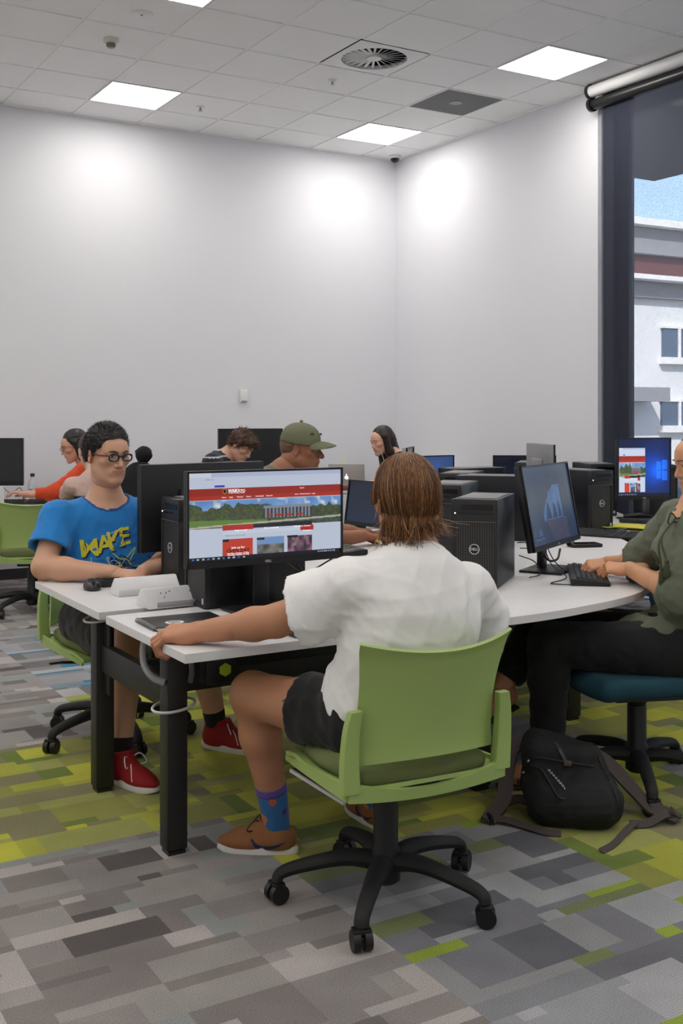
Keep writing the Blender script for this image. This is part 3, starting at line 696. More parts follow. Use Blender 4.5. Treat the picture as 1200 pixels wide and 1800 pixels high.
def green_chair(loc, rz, label, rot=0):
    t = thing('swivel_chair', label, 'chair', loc, rz, 'lime green swivel chairs')
    star_base(t, rot)
    MB().box((0, .0, .358), (.20, .28, .03), bev=.008).box((0, .0, .368), (.30, .10, .02), bev=.005).go('seat_mechanism', M_black, t)
    m = MB().tube([(.10, .05, .365), (.20, .07, .365), (.27, .07, .372)], .006, 8, 3).box((.29, .07, .372), (.05, .02, .008), bev=.003); m.go('height_lever', M_black, t)
    # seat shell: shallow tray with an upturned, sagging rim
    def shell(a, b):
        x = (a-.5)*.49; y = -.235+b*.45; e = 1-(2*a-1)**2
        if b < .02: pass
        z = .415-.028*e*(1-abs(2*b-1)**3)
        x *= 1-.10*max(0, b-.6)/.4; z -= .02*max(0, b-.8)/.2
        return (x, y, z)
    v, f = sheet(shell, 21, 19, .012); m = MB().add(v, f)
    def rimb(a, b):
        x = (a-.5)*.49; e = 1-(2*a-1)**2; return (x, -.238-.004*b, .392-.018*e+b*(.054-.026*e))
    v, f = sheet(rimb, 21, 5, .012); m.add(v, f)
    for s in (-1, 1):
        def rims(a, b, s=s): y = -.235+a*.44; k = max(0, a-.6)/.4; return (s*(.245-.024*k), y, .392+b*(.045-.03*a)-.015*k)
        v, f = sheet(rims, 15, 4, .01); m.add(v, f)
    m.go('seat_shell', M_lime, t)
    F = Field((-.27, -.30, .36), (.27, .27, .50), .008)
    F.box((0, -.01, .437), (.205, .215, .026), rnd=.025, k=0); F.ell((0, -.015, .435), (.228, .225, .042), k=.03)
    soft('seat_cushion', F.net(), M_olive, t, False)
    # back posts
    for s in (-1, 1):
        m = MB(); P = [(s*.236, -.232, .415), (s*.240, -.236, .50), (s*.238, -.244, .58), (s*.230, -.252, .632)]
        q = spline(P, 4)
        def post(a, b, q=q, s=s):
            i = a*(len(q)-1); i0 = int(min(i, len(q)-2)); p = q[i0]+(q[i0+1]-q[i0])*(i-i0)
            th = 2*PI*b; wx = .026-.008*a; wy = .017-.004*a
            return (p[0]+wx*max(-1, min(1, 1.3*math.cos(th))), p[1]+wy*max(-1, min(1, 1.3*math.sin(th))), p[2])
        nn = 24; ng = len(q); v = [post(i/(ng-1), k/nn) for i in range(ng) for k in range(nn)]
        f = [(i*nn+k, i*nn+(k+1) % nn, (i+1)*nn+(k+1) % nn, (i+1)*nn+k) for i in range(ng-1) for k in range(nn)]
        f += [tuple(range(nn))[::-1], tuple((ng-1)*nn+k for k in range(nn))]
        m.add(v, f).go('back_post', M_lime, t)
    def back(a, b):
        x = (2*a-1); wdt = .222+.012*b-.016*math.sin(b*PI); e = 1-x*x
        z = .484+.018*e+b*(.330-.046*e)
        y = -.222-.075*b**1.4-.050*e*(1-.25*b)+.018*(1-e)
        if b > .93: y -= (b-.93)*.12
        return (x*wdt, y, z)
    v, f = sheet(back, 33, 25, .009); m = MB().add(v, f)
    def lip(a, b): p = back(a, 0); return (p[0]*1.0, p[1]-.006+.02*b, p[2]-.004)
    v, f = sheet(lip, 33, 3, .012); m.add(v, f)
    m.go('backrest', M_lime, t)
    return t
FC = px(676, 1583, 0); FC = V(.128, 3.15, 0)
chair1 = green_chair(FC, YAW-.07, 'lime green shell swivel chair holding the sitter in the white t-shirt, nearest the viewer', rad(184)-YAW+.07)
BC = V(-.985, 4.735, 0)
CP_ = copy_thing(chair1, BC, PI+YAW+.05, 'lime green swivel chair under the sitter in the blue t-shirt')
copy_thing(chair1, V(-2.20, 7.75, 0), rad(14), 'empty lime green swivel chair at the left edge with its back to the viewer')
a_ = px(511, 1354, .35); b_ = px(605, 1412, .35); dd_ = unit(b_-a_); sd_ = V(-dd_[1], dd_[0], 0)
if sd_[0] < 0: sd_ = -sd_
L_ = float(np.linalg.norm(b_-a_)); rz_ = math.atan2(dd_[1], dd_[0])
MB().box((a_+b_)/2+sd_*.055+V(0, 0, .002), (L_, .105, .006), rz_).go('slide_panel', mat('slide_grey', (58, 56, 62), .5), chair1, True, smooth=False)
MB().box((a_+b_)/2, (L_, .008, .010), rz_).go('slide_panel_edge', mat('slide_edge', (205, 205, 205), .4), chair1, True, smooth=False)
# teal task chair
TC = px(1115, 1345, 0); TC = V(1.12, 4.13, 0)
def task_chair(loc, rz, label, fab=M_teal):
    t = thing('task_chair', label, 'chair', loc, rz)
    star_base(t, rad(20), .33, .36)
    F = Field((-.28, -.30, .33), (.28, .30, .52), .009)
    F.box((0, 0, .415), (.235, .235, .035), rnd=.03, k=0).ell((0, .21, .398), (.22, .06, .035), k=.04)
    soft('seat_cushion', F.net(), fab, t, False)
    MB().box((0, -.02, .378), (.42, .40, .022), bev=.01).go('seat_pan', mat('blue_black_plastic', (22, 26, 40), .5), t)
    MB().lathe([(.03, .30), (.05, .345), (.055, .365)], (0, 0, 0), 20).box((0, .0, .36), (.12, .24, .03), bev=.006).box((.1, -.02, .352), (.06, .05, .035), bev=.006).go('seat_mechanism', M_black, t)
    def back(a, b): x = 2*a-1; return (x*(.20+.02*b), -.27-.05*b-.03*(1-x*x), .52+.42*b)
    v, f = sheet(back, 15, 15, .035); MB().add(v, f).go('backrest', fab, t)
    MB().box((0, -.275, .45), (.07, .02, .26), bev=.005).box((0, -.2, .36), (.07, .16, .02), bev=.005).go('back_bar', M_black, t)
    return t
task_chair(TC, rad(100), 'teal fabric task chair under the woman in the green blouse')
# chair with a dark high back behind the blue t-shirt sitter
t = thing('office_chair', 'black high backed office chair with a round headrest, behind the blue t-shirt sitter', 'chair', (-1.42, 6.62, 0), rad(150))
star_base(t)
F = Field((-.3, -.34, .36), (.3, .3, 1.40), .012)
F.box((0, 0, .45), (.24, .24, .04), rnd=.04, k=0); soft('seat_cushion', F.net(), M_darkfab, t, False)
F = Field((-.3, -.42, .45), (.3, -.1, 1.30), .012)
F.box((0, -.27, .75), (.20, .035, .28), rotm(rad(8)), .035, 0).ell((0, -.30, .95), (.17, .045, .16), k=.05)
soft('backrest', F.net(), M_darkfab, t, False)
F = Field((-.2, -.45, 1.02), (.2, -.2, 1.35), .01); F.ell((.0, -.33, 1.15), (.06, .05, .055), k=0).wrinkle(.003, 90, 3); soft('headrest', F.net(), M_darkfab, t, False)
MB().cyl((0, -.33, 1.05), (0, -.33, 1.15), .012).box((0, -.18, .40), (.08, .24, .025)).go('back_bar', M_black, t)

# ================================================================== computers
M_case = mat('tower_case', (26, 27, 33), .38, .35, bump=.06, bscale=1200)
M_front = mat('tower_front', (32, 32, 34), .45)
M_topsheen = mat('tower_top_sheen', (120, 118, 120), .5)  # pale grey stands in for light reflecting off the tower top
def grille_mat():
    m = bpy.data.materials.new('tower_grille'); m.use_nodes = True; n = m.node_tree; L = n.links; b = n.nodes['Principled BSDF']
    tc = n.nodes.new('ShaderNodeTexCoord'); sp = n.nodes.new('ShaderNodeSeparateXYZ'); L.new(tc.outputs['Object'], sp.inputs[0])
    def mth(op, a, b_=None):
        q = n.nodes.new('ShaderNodeMath'); q.operation = op
        for i, x in enumerate((a, b_)):
            if x is None: continue
            if isinstance(x, (int, float)): q.inputs[i].default_value = x
            else: L.new(x, q.inputs[i])
        return q.outputs[0]
    x = mth('MULTIPLY', sp.outputs[0], 330.); z = mth('MULTIPLY', sp.outputs[2], 480.)
    s = mth('MULTIPLY', mth('SINE', mth('ADD', x, z)), mth('SINE', mth('SUBTRACT', x, z)))
    k = mth('GREATER_THAN', s, -.18); k2 = mth('ADD', mth('MULTIPLY', k, -.9), 1.0)
    mx = n.nodes.new('ShaderNodeMix'); mx.data_type = 'RGBA'; L.new(k, mx.inputs[0]); mx.inputs[6].default_value = srgb(74, 72, 70); mx.inputs[7].default_value = srgb(9, 9, 10)
    L.new(mx.outputs[2], b.inputs['Base Color']); b.inputs['Roughness'].default_value = .5
    bp = n.nodes.new('ShaderNodeBump'); bp.inputs['Strength'].default_value = .8; bp.inputs['Distance'].default_value = .003; L.new(k2, bp.inputs['Height']); L.new(bp.outputs[0], b.inputs['Normal'])
    return m
M_grille = grille_mat()
M_logo = mat('logo_silver', (205, 205, 208), .35, .2)
M_led = mat('white_led', (255, 255, 255), .5, emit=3)
TW, TD, TH = .185, .40, .352
def tower(loc, rz, label):
    """computer tower, origin under the front right corner, front towards local -y"""
    t = thing('computer_tower', label, 'computer', loc, rz, 'black computer towers on the benches')
    x0 = -TW/2; m = MB().box((x0, TD/2+.01, TH/2), (TW-.004, TD-.02, TH-.004), bev=.003)
    for a in (-.07, .07):
        for b in (.05, TD-.05): m.cyl((x0+a, b, 0), (x0+a, b, .004), .012, n=12)
    m.go('case', M_case, t)
    fb = MB().box((x0, .012, TH-.045), (TW, .026, .088), bev=.004)
    for s in (-1, 1): fb.box((x0+s*(TW/2-.006), .012, (TH-.09)/2+.002), (.012, .026, TH-.092), bev=.003)
    fb.box((x0, .012, .008), (TW-.02, .026, .014), bev=.003)
    fb = fb.go('front_bezel', M_front, t)
    MB().box((x0+.012, -.0015, TH-.032), (.125, .003, .022)).box((x0+.060, -.0015, TH-.058), (.032, .003, .004)).go('drive_slot', mat('slot_black', (8, 8, 9), .3), fb, smooth=False)
    p = MB()
    for k in range(6): p.box((x0-.055+.018*k, -.0015, TH-.058), (.011, .003, .005))
    p.go('ports', mat('slot_black', (8, 8, 9), .3), fb, smooth=False)
    MB().sph((x0-TW/2+.016, -.001, TH-.057), .0028, 10).go('power_light', M_led, fb)
    MB().box((x0, -.001, TH-.0895), (TW-.01, .002, .0025)).go('trim_strip', mat('strip_grey', (96, 96, 98), .4), fb, smooth=False)
    MB().box((x0, .012, (TH-.09)/2+.008), (TW-.022, .014, TH-.106)).go('grille', M_grille, t, smooth=False)
    lg = MB(); n = 40; cz = .155
    for k in range(n):
        a0, a1 = 2*PI*k/n, 2*PI*(k+1)/n; q = []
        for y in (.003, -.001):
            for (a, r) in ((a0, .0205), (a1, .0205), (a1, .0175), (a0, .0175)): q.append((x0+r*math.cos(a), y, cz+r*math.sin(a)))
        lg.add(q, [(0, 1, 2, 3), (4, 7, 6, 5), (0, 4, 5, 1), (1, 5, 6, 2), (2, 6, 7, 3), (3, 7, 4, 0)])
    v, f = text_geo('DELL', .0145, bold=.0004); lg.add([(x0+p_[0], -.001, cz+p_[1]) for p_ in v], f)
    lg.go('logo_badge', M_logo, t, smooth=False, fix=False)
    MB().cyl((x0, .003, cz), (x0, .001, cz), .019, n=32).go('badge_disc', mat('slot_black', (8, 8, 9), .3), t)
    MB().box((x0, TD*.5, TH-.001), (TW-.03, TD-.10, .004), bev=.001).go('top_sheen', M_topsheen, t)  # reflected light on the top, put in as a paler sheet
    MB().box((x0+TW/2-.020, -.0012, .026), (.014, .002, .02)).go('sticker', mat('sticker', (170, 186, 210), .4), t, smooth=False)
    return t
def on(p): return V(p[0], p[1], TZ)
a_e1 = YAW-PI/2                                    # towers whose fronts look back along the bench
def rz_back(d): return math.atan2(d[1], d[0])-PI/2     # rotation that sends local +y along d
T3 = on(px(905, 1012, TZ)); d3 = unit(V(.32, .947, 0)); r3 = rz_back(d3)
tw = tower(T3-d3*TD, r3, 'black computer tower with a round logo, nearest, just right of the white t-shirt sitter')
def tow(p, d, lab): return copy_thing(tw, on(p), rz_back(d), lab)
tow(px(373, 1077, TZ)+N1*.06, E1, 'black computer tower mostly hidden beneath and behind the nearest monitor')
tow(px(314, 1037, TZ), E1, 'black computer tower left of the nearest monitor, in front of the blue t-shirt sitter')
def top_at(x, y):       # where a tower's top front right corner is seen
    z = TZ+TH; Y = FPX*(CH-z)/(y-HY); return V((x-600)/FPX*Y, Y, 0)
tow(top_at(811, 852.5), d3, 'second black computer tower of the group, its logo half hidden by the brown hair')
tow(top_at(826, 832.5), d3, 'black computer tower with a pale top sheen, third back behind the brown hair')
tow(V(.95, 7.05, 0), unit(V(-.85, -.5, 0)), 'black computer tower at the back whose long side faces the viewer')
tow(V(1.06, 6.03, 0), unit(V(-.90, .25, 0)), 'black computer tower standing side on, directly behind the tilted monitor')
tow(top_at(950, 815)+V(.03, .14, 0), unit(V(.25, .95, 0)), 'small looking black computer tower far back, in front of the low wide monitor')
tow(top_at(1077, 826), unit(V(-.55, .84, 0)), 'black computer tower with lit power light, just left of the windows wallpaper screen')
tow(V(1.86, 7.35, 0), unit(V(-.1, .99, 0)), 'dark computer tower behind the stand of the screen showing a web page')
tow(top_at(1191, 817), unit(V(.05, 1, 0)), 'black computer tower beside the window, right of the screen showing a web page')

M_bezel = mat('monitor_bezel', (18, 18, 20), .35); M_back = mat('monitor_back', (20, 20, 23), .5, bump=.15, bscale=1500)
def screen_img(kind, W, Hh):
    """paint what the screen shows, as an array of sRGB values"""
    I = np.zeros((Hh, W, 3)); y, x = np.mgrid[0:Hh, 0:W]; xx = x/W; yy = y/Hh
    def fr(a, b, c, d, col): I[int(c*Hh):int(d*Hh), int(a*W):int(b*W)] = col
    r = np.random.RandomState(3)
    def noise(f, s=1):
        q = np.random.RandomState(s).rand(f+2, f*2+2); u = xx*2*f*.999; v = yy*f*.999; i = u.astype(int); j = v.astype(int); a = u-i; b = v-j
        return (q[j, i]*(1-a)+q[j, i+1]*a)*(1-b)+(q[j+1, i]*(1-a)+q[j+1, i+1]*a)*b
    def web(ox, oy, sx, sy):
        g = lambda a, b, c, d, col: fr(ox+a*sx, ox+b*sx, oy+c*sy, oy+d*sy, col)
        g(0, 1, 0, 1, (206, 216, 236)); g(0, 1, 0, .05, (186, 198, 226)); g(.0, .14, 0, .05, (220, 228, 242)); g(.16, .225, .155, .18, (64, 70, 190))
        g(0, 1, .19, .325, (160, 46, 38)); g(0, 1, .28, .325, (182, 54, 40))
        m = (xx >= ox) & (xx < ox+sx) & (yy >= oy+.325*sy) & (yy < oy+.66*sy); u = (xx-ox)/sx; v = ((yy-oy)/sy-.325)/.335
        skyc = np.stack([70+90*noise(7, 4)+u*0, 130+60*noise(7, 4), 205+25*noise(7, 4)], 2)
        cl = np.clip((noise(16, 9)-.62)*4, 0, 1)[..., None]*(v < .4)[..., None]; skyc = skyc*(1-cl)+cl*235
        tree = np.stack([48+56*noise(60, 5), 62+52*noise(60, 6), 40+40*noise(60, 7)], 2)
        th = .36-.26*np.clip(noise(18, 2)-.25, 0, 1)*(1+.6*(u < .45))+.1*(u > .62)*(u < .78); k = (v > th)[..., None]; img = np.where(k, tree, skyc)
        b = (u > .47) & (u < .8) & (v > .33) & (v < .72); img[b] = np.stack([60+80*(np.sin(u*260) > 0), 64+80*(np.sin(u*260) > 0), 72+84*(np.sin(u*260) > 0)], 2)[b]
        b = (u > .47) & (u < .8) & (v > .27) & (v < .36); img[b] = (140, 150, 165)
        b = (u > .5) & (u < .76) & (v > .58) & (v < .66) & (np.sin(u*90) > -.3); img[b] = (190, 50, 44)
        b = (v > .74+.12*(u-.4)) & (v < .90) & (u < .5); img[b] = (104, 140, 66)
        b = (v > .86-.2*(u-.3)) & (v < .93-.2*(u-.3)); img[b] = (188, 186, 170)
        b = (v > .93-.2*(u-.3)) & (u > .6); img[b] = np.stack([52+50*noise(40, 8), 66+46*noise(40, 8), 60+40*noise(40, 8)], 2)[b]
        I[m] = img[m]
        g(.21, .41, .635, .695, (192, 50, 40)); g(.41, .80, .635, .68, (38, 40, 50)); g(.61, .613, .635, .68, (90, 90, 100)); g(.72, .81, .68, .745, (190, 46, 38))
        g(.21, .72, .70, .745, (214, 222, 240)); g(.21, .72, .748, .752, (190, 200, 220))
        g(.21, .405, .80, 1, (206, 66, 46)); g(.43, .61, .80, 1, (120, 160, 210))
        b = (xx > ox+.43*sx) & (xx < ox+.61*sx) & (yy > oy+.88*sy) & (yy < oy+1*sy); I[b] = np.stack([50+110*noise(24, 3), 56+100*noise(24, 3), 54+96*noise(24, 3)], 2)[b]
        b = (xx > ox+.63*sx) & (xx < ox+.80*sx) & (yy > oy+.80*sy) & (yy < oy+1*sy); I[b] = np.stack([36+130*noise(30, 12)+30*noise(44, 15), 34+105*noise(30, 12), 40+100*noise(30, 12)+20*noise(44, 14)], 2)[b]
        g(.43, .48, .81, .835, (24, 24, 34)); g(.63, .70, .80, .825, (24, 24, 34)); g(.21, .25, .80, .83, (20, 20, 30))
    if kind == 'web':
        web(0, 0, 1, .955); fr(0, 1, .955, 1, (14, 16, 30))
        for k in range(11): fr(.02+.032*k, .034+.032*k, .967, .988, (190, 200, 215) if k % 3 else (60, 120, 200))
        for k in range(9): fr(.84+.014*k, .848+.014*k, .97, .985, (180, 190, 210))
    elif kind == 'windows':
        d = np.hypot((xx-.74)*1.5, (yy-.55)); b_ = np.exp(-d*3.2)[..., None]; I[:] = np.array((14, 26, 60))+b_*np.array((10, 62, 175))
        ray = np.exp(-((yy-.55)/(.16+.35*np.clip(.9-xx, 0, 1)))**2)*(xx > .50)*(xx < .90); I += ray[..., None]*np.array((0, 30, 70))*.9
        for (a, b, c, d_) in ((.74, .83, .40, .545), (.845, .95, .37, .545), (.74, .83, .565, .70), (.845, .95, .565, .73)): I[int(c*Hh):int(d_*Hh), int(a*W):int(b*W)] = I[int(c*Hh):int(d_*Hh), int(a*W):int(b*W)]*.35+np.array((40, 120, 250))*.75
        web(0.02, .16, .50, .77); fr(0, 1, .955, 1, (14, 18, 34))
        for k in range(9): fr(.02+.04*k, .035+.04*k, .967, .988, (150, 160, 190))
    elif kind == 'lock':
        I[:] = np.stack([44+10*noise(5, 2), 62+12*noise(5, 2), 92+14*noise(5, 2)], 2)
        u = xx; v = yy
        arch = (v > .72-.9*np.clip(u-.28, 0, .3)**.6*1.05) & (v < .72) & (u > .30) & (u < .72) | ((u > .45) & (u < .66) & (v > .3+.5*abs(u-.55)) & (v < .66))
        I[arch] = np.stack([64+20*noise(20, 3), 104+24*noise(20, 3), 158+24*noise(20, 3)], 2)[arch]
        for c, w2, t_ in ((.42, .05, .50), (.55, .045, .52), (.66, .03, .50)):
            b = (abs(u-c) < w2*(v-t_+.08)/.22) & (v > t_-.02) & (v < .70); I[b] = (44, 66, 100)
        b = (v > .70) & (v < .98) & (u > .34+.5*(v-.7)) & (u < .80); I[b] = np.stack([66+18*noise(20, 6), 70+12*noise(20, 6), 98+10*noise(20, 6)], 2)[b]
    elif kind == 'blue':
        d = np.hypot((xx-.6), (yy-.3)); I[:] = np.array((52, 78, 128))*(1.15-.5*d)[..., None]; fr(.80, .93, .80, .97, (30, 44, 80))
    elif kind == 'navy': I[:] = np.stack([14+10*yy, 26+18*yy, 50+24*yy], 2)
    else: I[:] = (28, 28, 31)
    return np.clip(I, 0, 255)
def lin(a): a = a/255.; return np.where(a <= .04045, a/12.92, ((a+.055)/1.055)**2.4)
M_scr = {}
def screen_mat(e, rough=.3):
    k = (e, rough)
    if k not in M_scr:
        m = bpy.data.materials.new('screen_glow'); m.use_nodes = True; n = m.node_tree; b = n.nodes['Principled BSDF']
        b.inputs['Base Color'].default_value = (.012, .012, .014, 1); b.inputs['Roughness'].default_value = rough
        a = n.nodes.new('ShaderNodeAttribute'); a.attribute_name = 'Col'; n.links.new(a.outputs['Color'], b.inputs['Emission Color']); b.inputs['Emission Strength'].default_value = e
        M_scr[k] = m
    return M_scr[k]
M_txtw = mat('screen_text_white', (240, 240, 245), .5, emit=.9); M_txtd = mat('screen_text_dark', (40, 20, 22), .5)
def monitor(foot, label, L=None, ang=0, w_=.615, h_=.355, zb=.86, tilt=0, kind=None, glow=1.0, res=(64, 36), centre=None, group='computer monitors', chin=.022, back=True, logo=True, base=True, grey=False):
    """flat monitor: panel centre (x, y), bottom edge at height zb, facing local -y after rotation ang; stand foot under it"""
    c = V(*centre); t = thing('computer_monitor', label, 'monitor', (c[0], c[1], TZ), ang, group)
    hz = zb-TZ; Rt = Matrix.Translation(Vector((0, 0, hz))) @ Matrix.Rotation(-tilt, 4, 'X')
    def put(mb): mb.v = [tuple(Rt @ Vector(p)) for p in mb.v]; return mb
    mb_ = mat('silver_back', (150, 150, 152), .4, .5) if grey else M_back
    hs = put(MB().box((0, .018, h_/2), (w_, .026, h_), bev=.004)).go('back_housing', mb_, t)
    put(MB().box((0, .036, h_*.46), (w_*.42, .022, h_*.52), bev=.01)).go('mount_cover', mb_, t)
    z = MB(); bz = .007
    z.box((-w_/2+bz/2, .001, h_/2), (bz, .012, h_)).box((w_/2-bz/2, .001, h_/2), (bz, .012, h_)).box((0, .001, h_-bz/2), (w_, .012, bz)).box((0, .001, chin/2), (w_, .012, chin))
    put(z).go('bezel', M_bezel, t, smooth=False)
    W, Hh = res; I = lin(screen_img(kind, W, Hh)); iw, ih = w_-2*bz, h_-bz-chin; vs = []; fs = []; cs = []
    for j in range(Hh):
        for i in range(W):
            x0_, x1_ = -iw/2+iw*i/W, -iw/2+iw*(i+1)/W; z1_, z0_ = h_-bz-ih*j/Hh, h_-bz-ih*(j+1)/Hh
            vs += [(x0_, .001, z0_), (x1_, .001, z0_), (x1_, .001, z1_), (x0_, .001, z1_)]; cs += [I[j, i]]*4; k = len(vs); fs.append((k-4, k-3, k-2, k-1))
    vs = [tuple(Rt @ Vector(p)) for p in vs]
    scn = mesh('screen', vs, fs, screen_mat(glow, .22), t, smooth=False, cols=np.array(cs), fix=False)
    def text(s, a, b, size, m=M_txtw, al='LEFT', bold=0, name='screen_text'):
        v, f = text_geo(s, size, al, bold); v = [tuple(Rt @ Vector((-iw/2+iw*a+p[0], -.0006, h_-bz-ih*b+p[1]))) for p in v]
        if len(v): mesh(name, v, f, m, scn, smooth=False, fix=False)
    if kind == 'web':
        text('WAIKATO', .245, .215, .0135, bold=.0002); text('THE UNIVERSITY OF', .245, .196, .0045); text('Te Whare Wananga o Waikato', .245, .236, .0048)
        for s, a in (('Home', .205), ('Study', .25), ('Research', .30), ('Library', .36), ('International', .42), ('About Us', .49)): text(s, a, .283, .0062)
        for s, a in (('Library', .68), ('iWaikato', .715), ('Contact us', .75), ('Login', .80)): text(s, a, .278, .0055)
        text('Search', .715, .205, .0065); text('Apply to study', .285, .665, .008); text('Find a scholarship', .475, .657, .008); text('Information Sessions', .675, .657, .008); text('Find course', .735, .712, .0065)
        text('Join us for', .308, .862, .012, al='CENTER'); text('OPEN DAY', .308, .898, .0175, M_txtd, 'CENTER', .0003); text('Hamilton Campus 17 May', .308, .926, .0078, al='CENTER'); text('Tauranga Campus 10 May', .308, .944, .0078, al='CENTER')
        text('What do you want to study?', .225, .722, .0065, mat('screen_text_grey', (120, 130, 150), .5))
        text('waikato.ac.nz', .10, .075, .006, mat('screen_text_grey', (120, 130, 150), .5))
        cr = MB(); cx, cz = -iw/2+iw*.222, h_-bz-ih*.215
        cr.add([(cx-.008, -.0006, cz+.009), (cx+.008, -.0006, cz+.009), (cx+.008, -.0006, cz-.003), (cx, -.0006, cz-.011), (cx-.008, -.0006, cz-.003)], [(0, 4, 3, 2, 1)])
        cr.v = [tuple(Rt @ Vector(p)) for p in cr.v]; cr.go('crest', mat('crest_gold', (150, 120, 60), .5, emit=.5), scn, smooth=False, fix=False)
        ci = MB(); ci.add([(cx-.005, -.0009, cz+.006), (cx+.005, -.0009, cz+.006), (cx+.005, -.0009, cz-.001), (cx, -.0009, cz-.007), (cx-.005, -.0009, cz-.001)], [(0, 4, 3, 2, 1)])
        ci.v = [tuple(Rt @ Vector(p)) for p in ci.v]; ci.go('crest', mat('crest_dark', (40, 22, 22), .5), scn, smooth=False, fix=False)
    if kind == 'lock': text('11:06', .06, .85, .042, mat('lock_text', (90, 110, 150), .5, emit=.55)); text('Wednesday, 8 May', .06, .925, .014, mat('lock_text', (90, 110, 150), .5, emit=.55))
    if logo:
        v, f = text_geo('DELL', .011, bold=.0003); mesh('logo', [tuple(Rt @ Vector((p[0], -.0058, chin*.45+p[1]))) for p in v], f, M_logo, t, smooth=False, fix=False)
    if base:
        py = .09; yb = float(foot) if foot is not None else .08
        MB().box((0, yb, (hz+.14)/2), (.062, .028, hz+.14), bev=.006).go('stand_post', M_black, t)
        MB().box((0, yb-.035, .006), (.25, .19, .012), bev=.004).go('base_plate', M_black, t)
        MB().box((0, (yb+.045)/2+.012, hz+.12), (.08, yb-.035, .06), bev=.006).go('tilt_hinge', M_black, t)
    return t
# nearest monitor
ml = V(-.528, 3.715)*.972; mr2 = V(0.003, 4.03)*.972; mc = (ml+mr2)/2; wm = float(np.linalg.norm(mr2-ml))
MON1 = monitor(.058, 'wide computer monitor showing a red and white university web page, nearest the viewer', ang=math.atan2(mr2[1]-ml[1], mr2[0]-ml[0]), w_=wm, h_=.326, zb=.887, kind='web', glow=.72, res=(300, 168), centre=mc)
# its neighbour seen from behind
bl = V((242-600)/FPX*4.45, 4.45); bd = V(math.cos(rad(38)), math.sin(rad(38))); bc = bl+bd*.30
monitor(.05, 'black computer monitor seen from behind, facing the blue t-shirt sitter', ang=rad(38)+PI, w_=.60, h_=.360, zb=.838, kind='navy', glow=.5, centre=bc, logo=False)
# tilted lock screen monitor
monitor(.075, 'tilted computer monitor showing a dim blue lock screen with the time 11:06', ang=rad(60), w_=.60, h_=.36, zb=.832, tilt=rad(10), kind='lock', glow=.62, res=(160, 90), centre=V(.945, 4.745))
# cap man's dark screen
monitor(.08, 'dark blank computer monitor between the nearest web page screen and the brown hair', ang=rad(-52), w_=.56, h_=.26, zb=.765, tilt=rad(8), kind='navy', glow=.6, centre=V(.19, 6.15), logo=False)
# far right screen with a web page window
monitor(.08, 'computer monitor showing a web page beside a bright blue window wallpaper, near the window', ang=rad(14), w_=.385, h_=.40, zb=TZ+.135, kind='windows', glow=.95, res=(160, 100), centre=V(1.96, 7.05))
# others at the back
monitor(.08, 'large dark blank monitor behind the man in the striped shirt', ang=rad(25), w_=.60, h_=.355, zb=.928, kind='dark', glow=.35, centre=V(-.80, 9.62), logo=False)
monitor(.08, 'black screened monitor with a grey chin, cut by the left edge', ang=rad(3), w_=.56, h_=.365, zb=.86, kind='dark', glow=.3, chin=.036, centre=V(-2.725, 8.35), logo=False)
monitor(.08, 'blue tinted monitor screen just right of the brown hair, further back', ang=rad(35), w_=.42, h_=.30, zb=.82, kind='blue', glow=.9, centre=V(.62, 7.55), logo=False)
monitor(.08, 'low wide black monitor in front of the right wall, behind the tilted lock screen monitor', ang=rad(-2), w_=.47, h_=.30, zb=.80, kind='navy', glow=.35, centre=V(1.37, 8.15), logo=False)
monitor(.08, 'grey backed monitor seen edge on, rising above the lock screen monitor', ang=rad(99), w_=.46, h_=.34, zb=.876, kind='dark', glow=.3, centre=V(1.30, 7.05), logo=False, grey=True)
monitor(.08, 'slim monitor seen edge on, its tip just above the brown hair', ang=rad(80), w_=.40, h_=.33, zb=.86, kind='dark', glow=.3, centre=V(.455, 7.2), logo=False, grey=True)
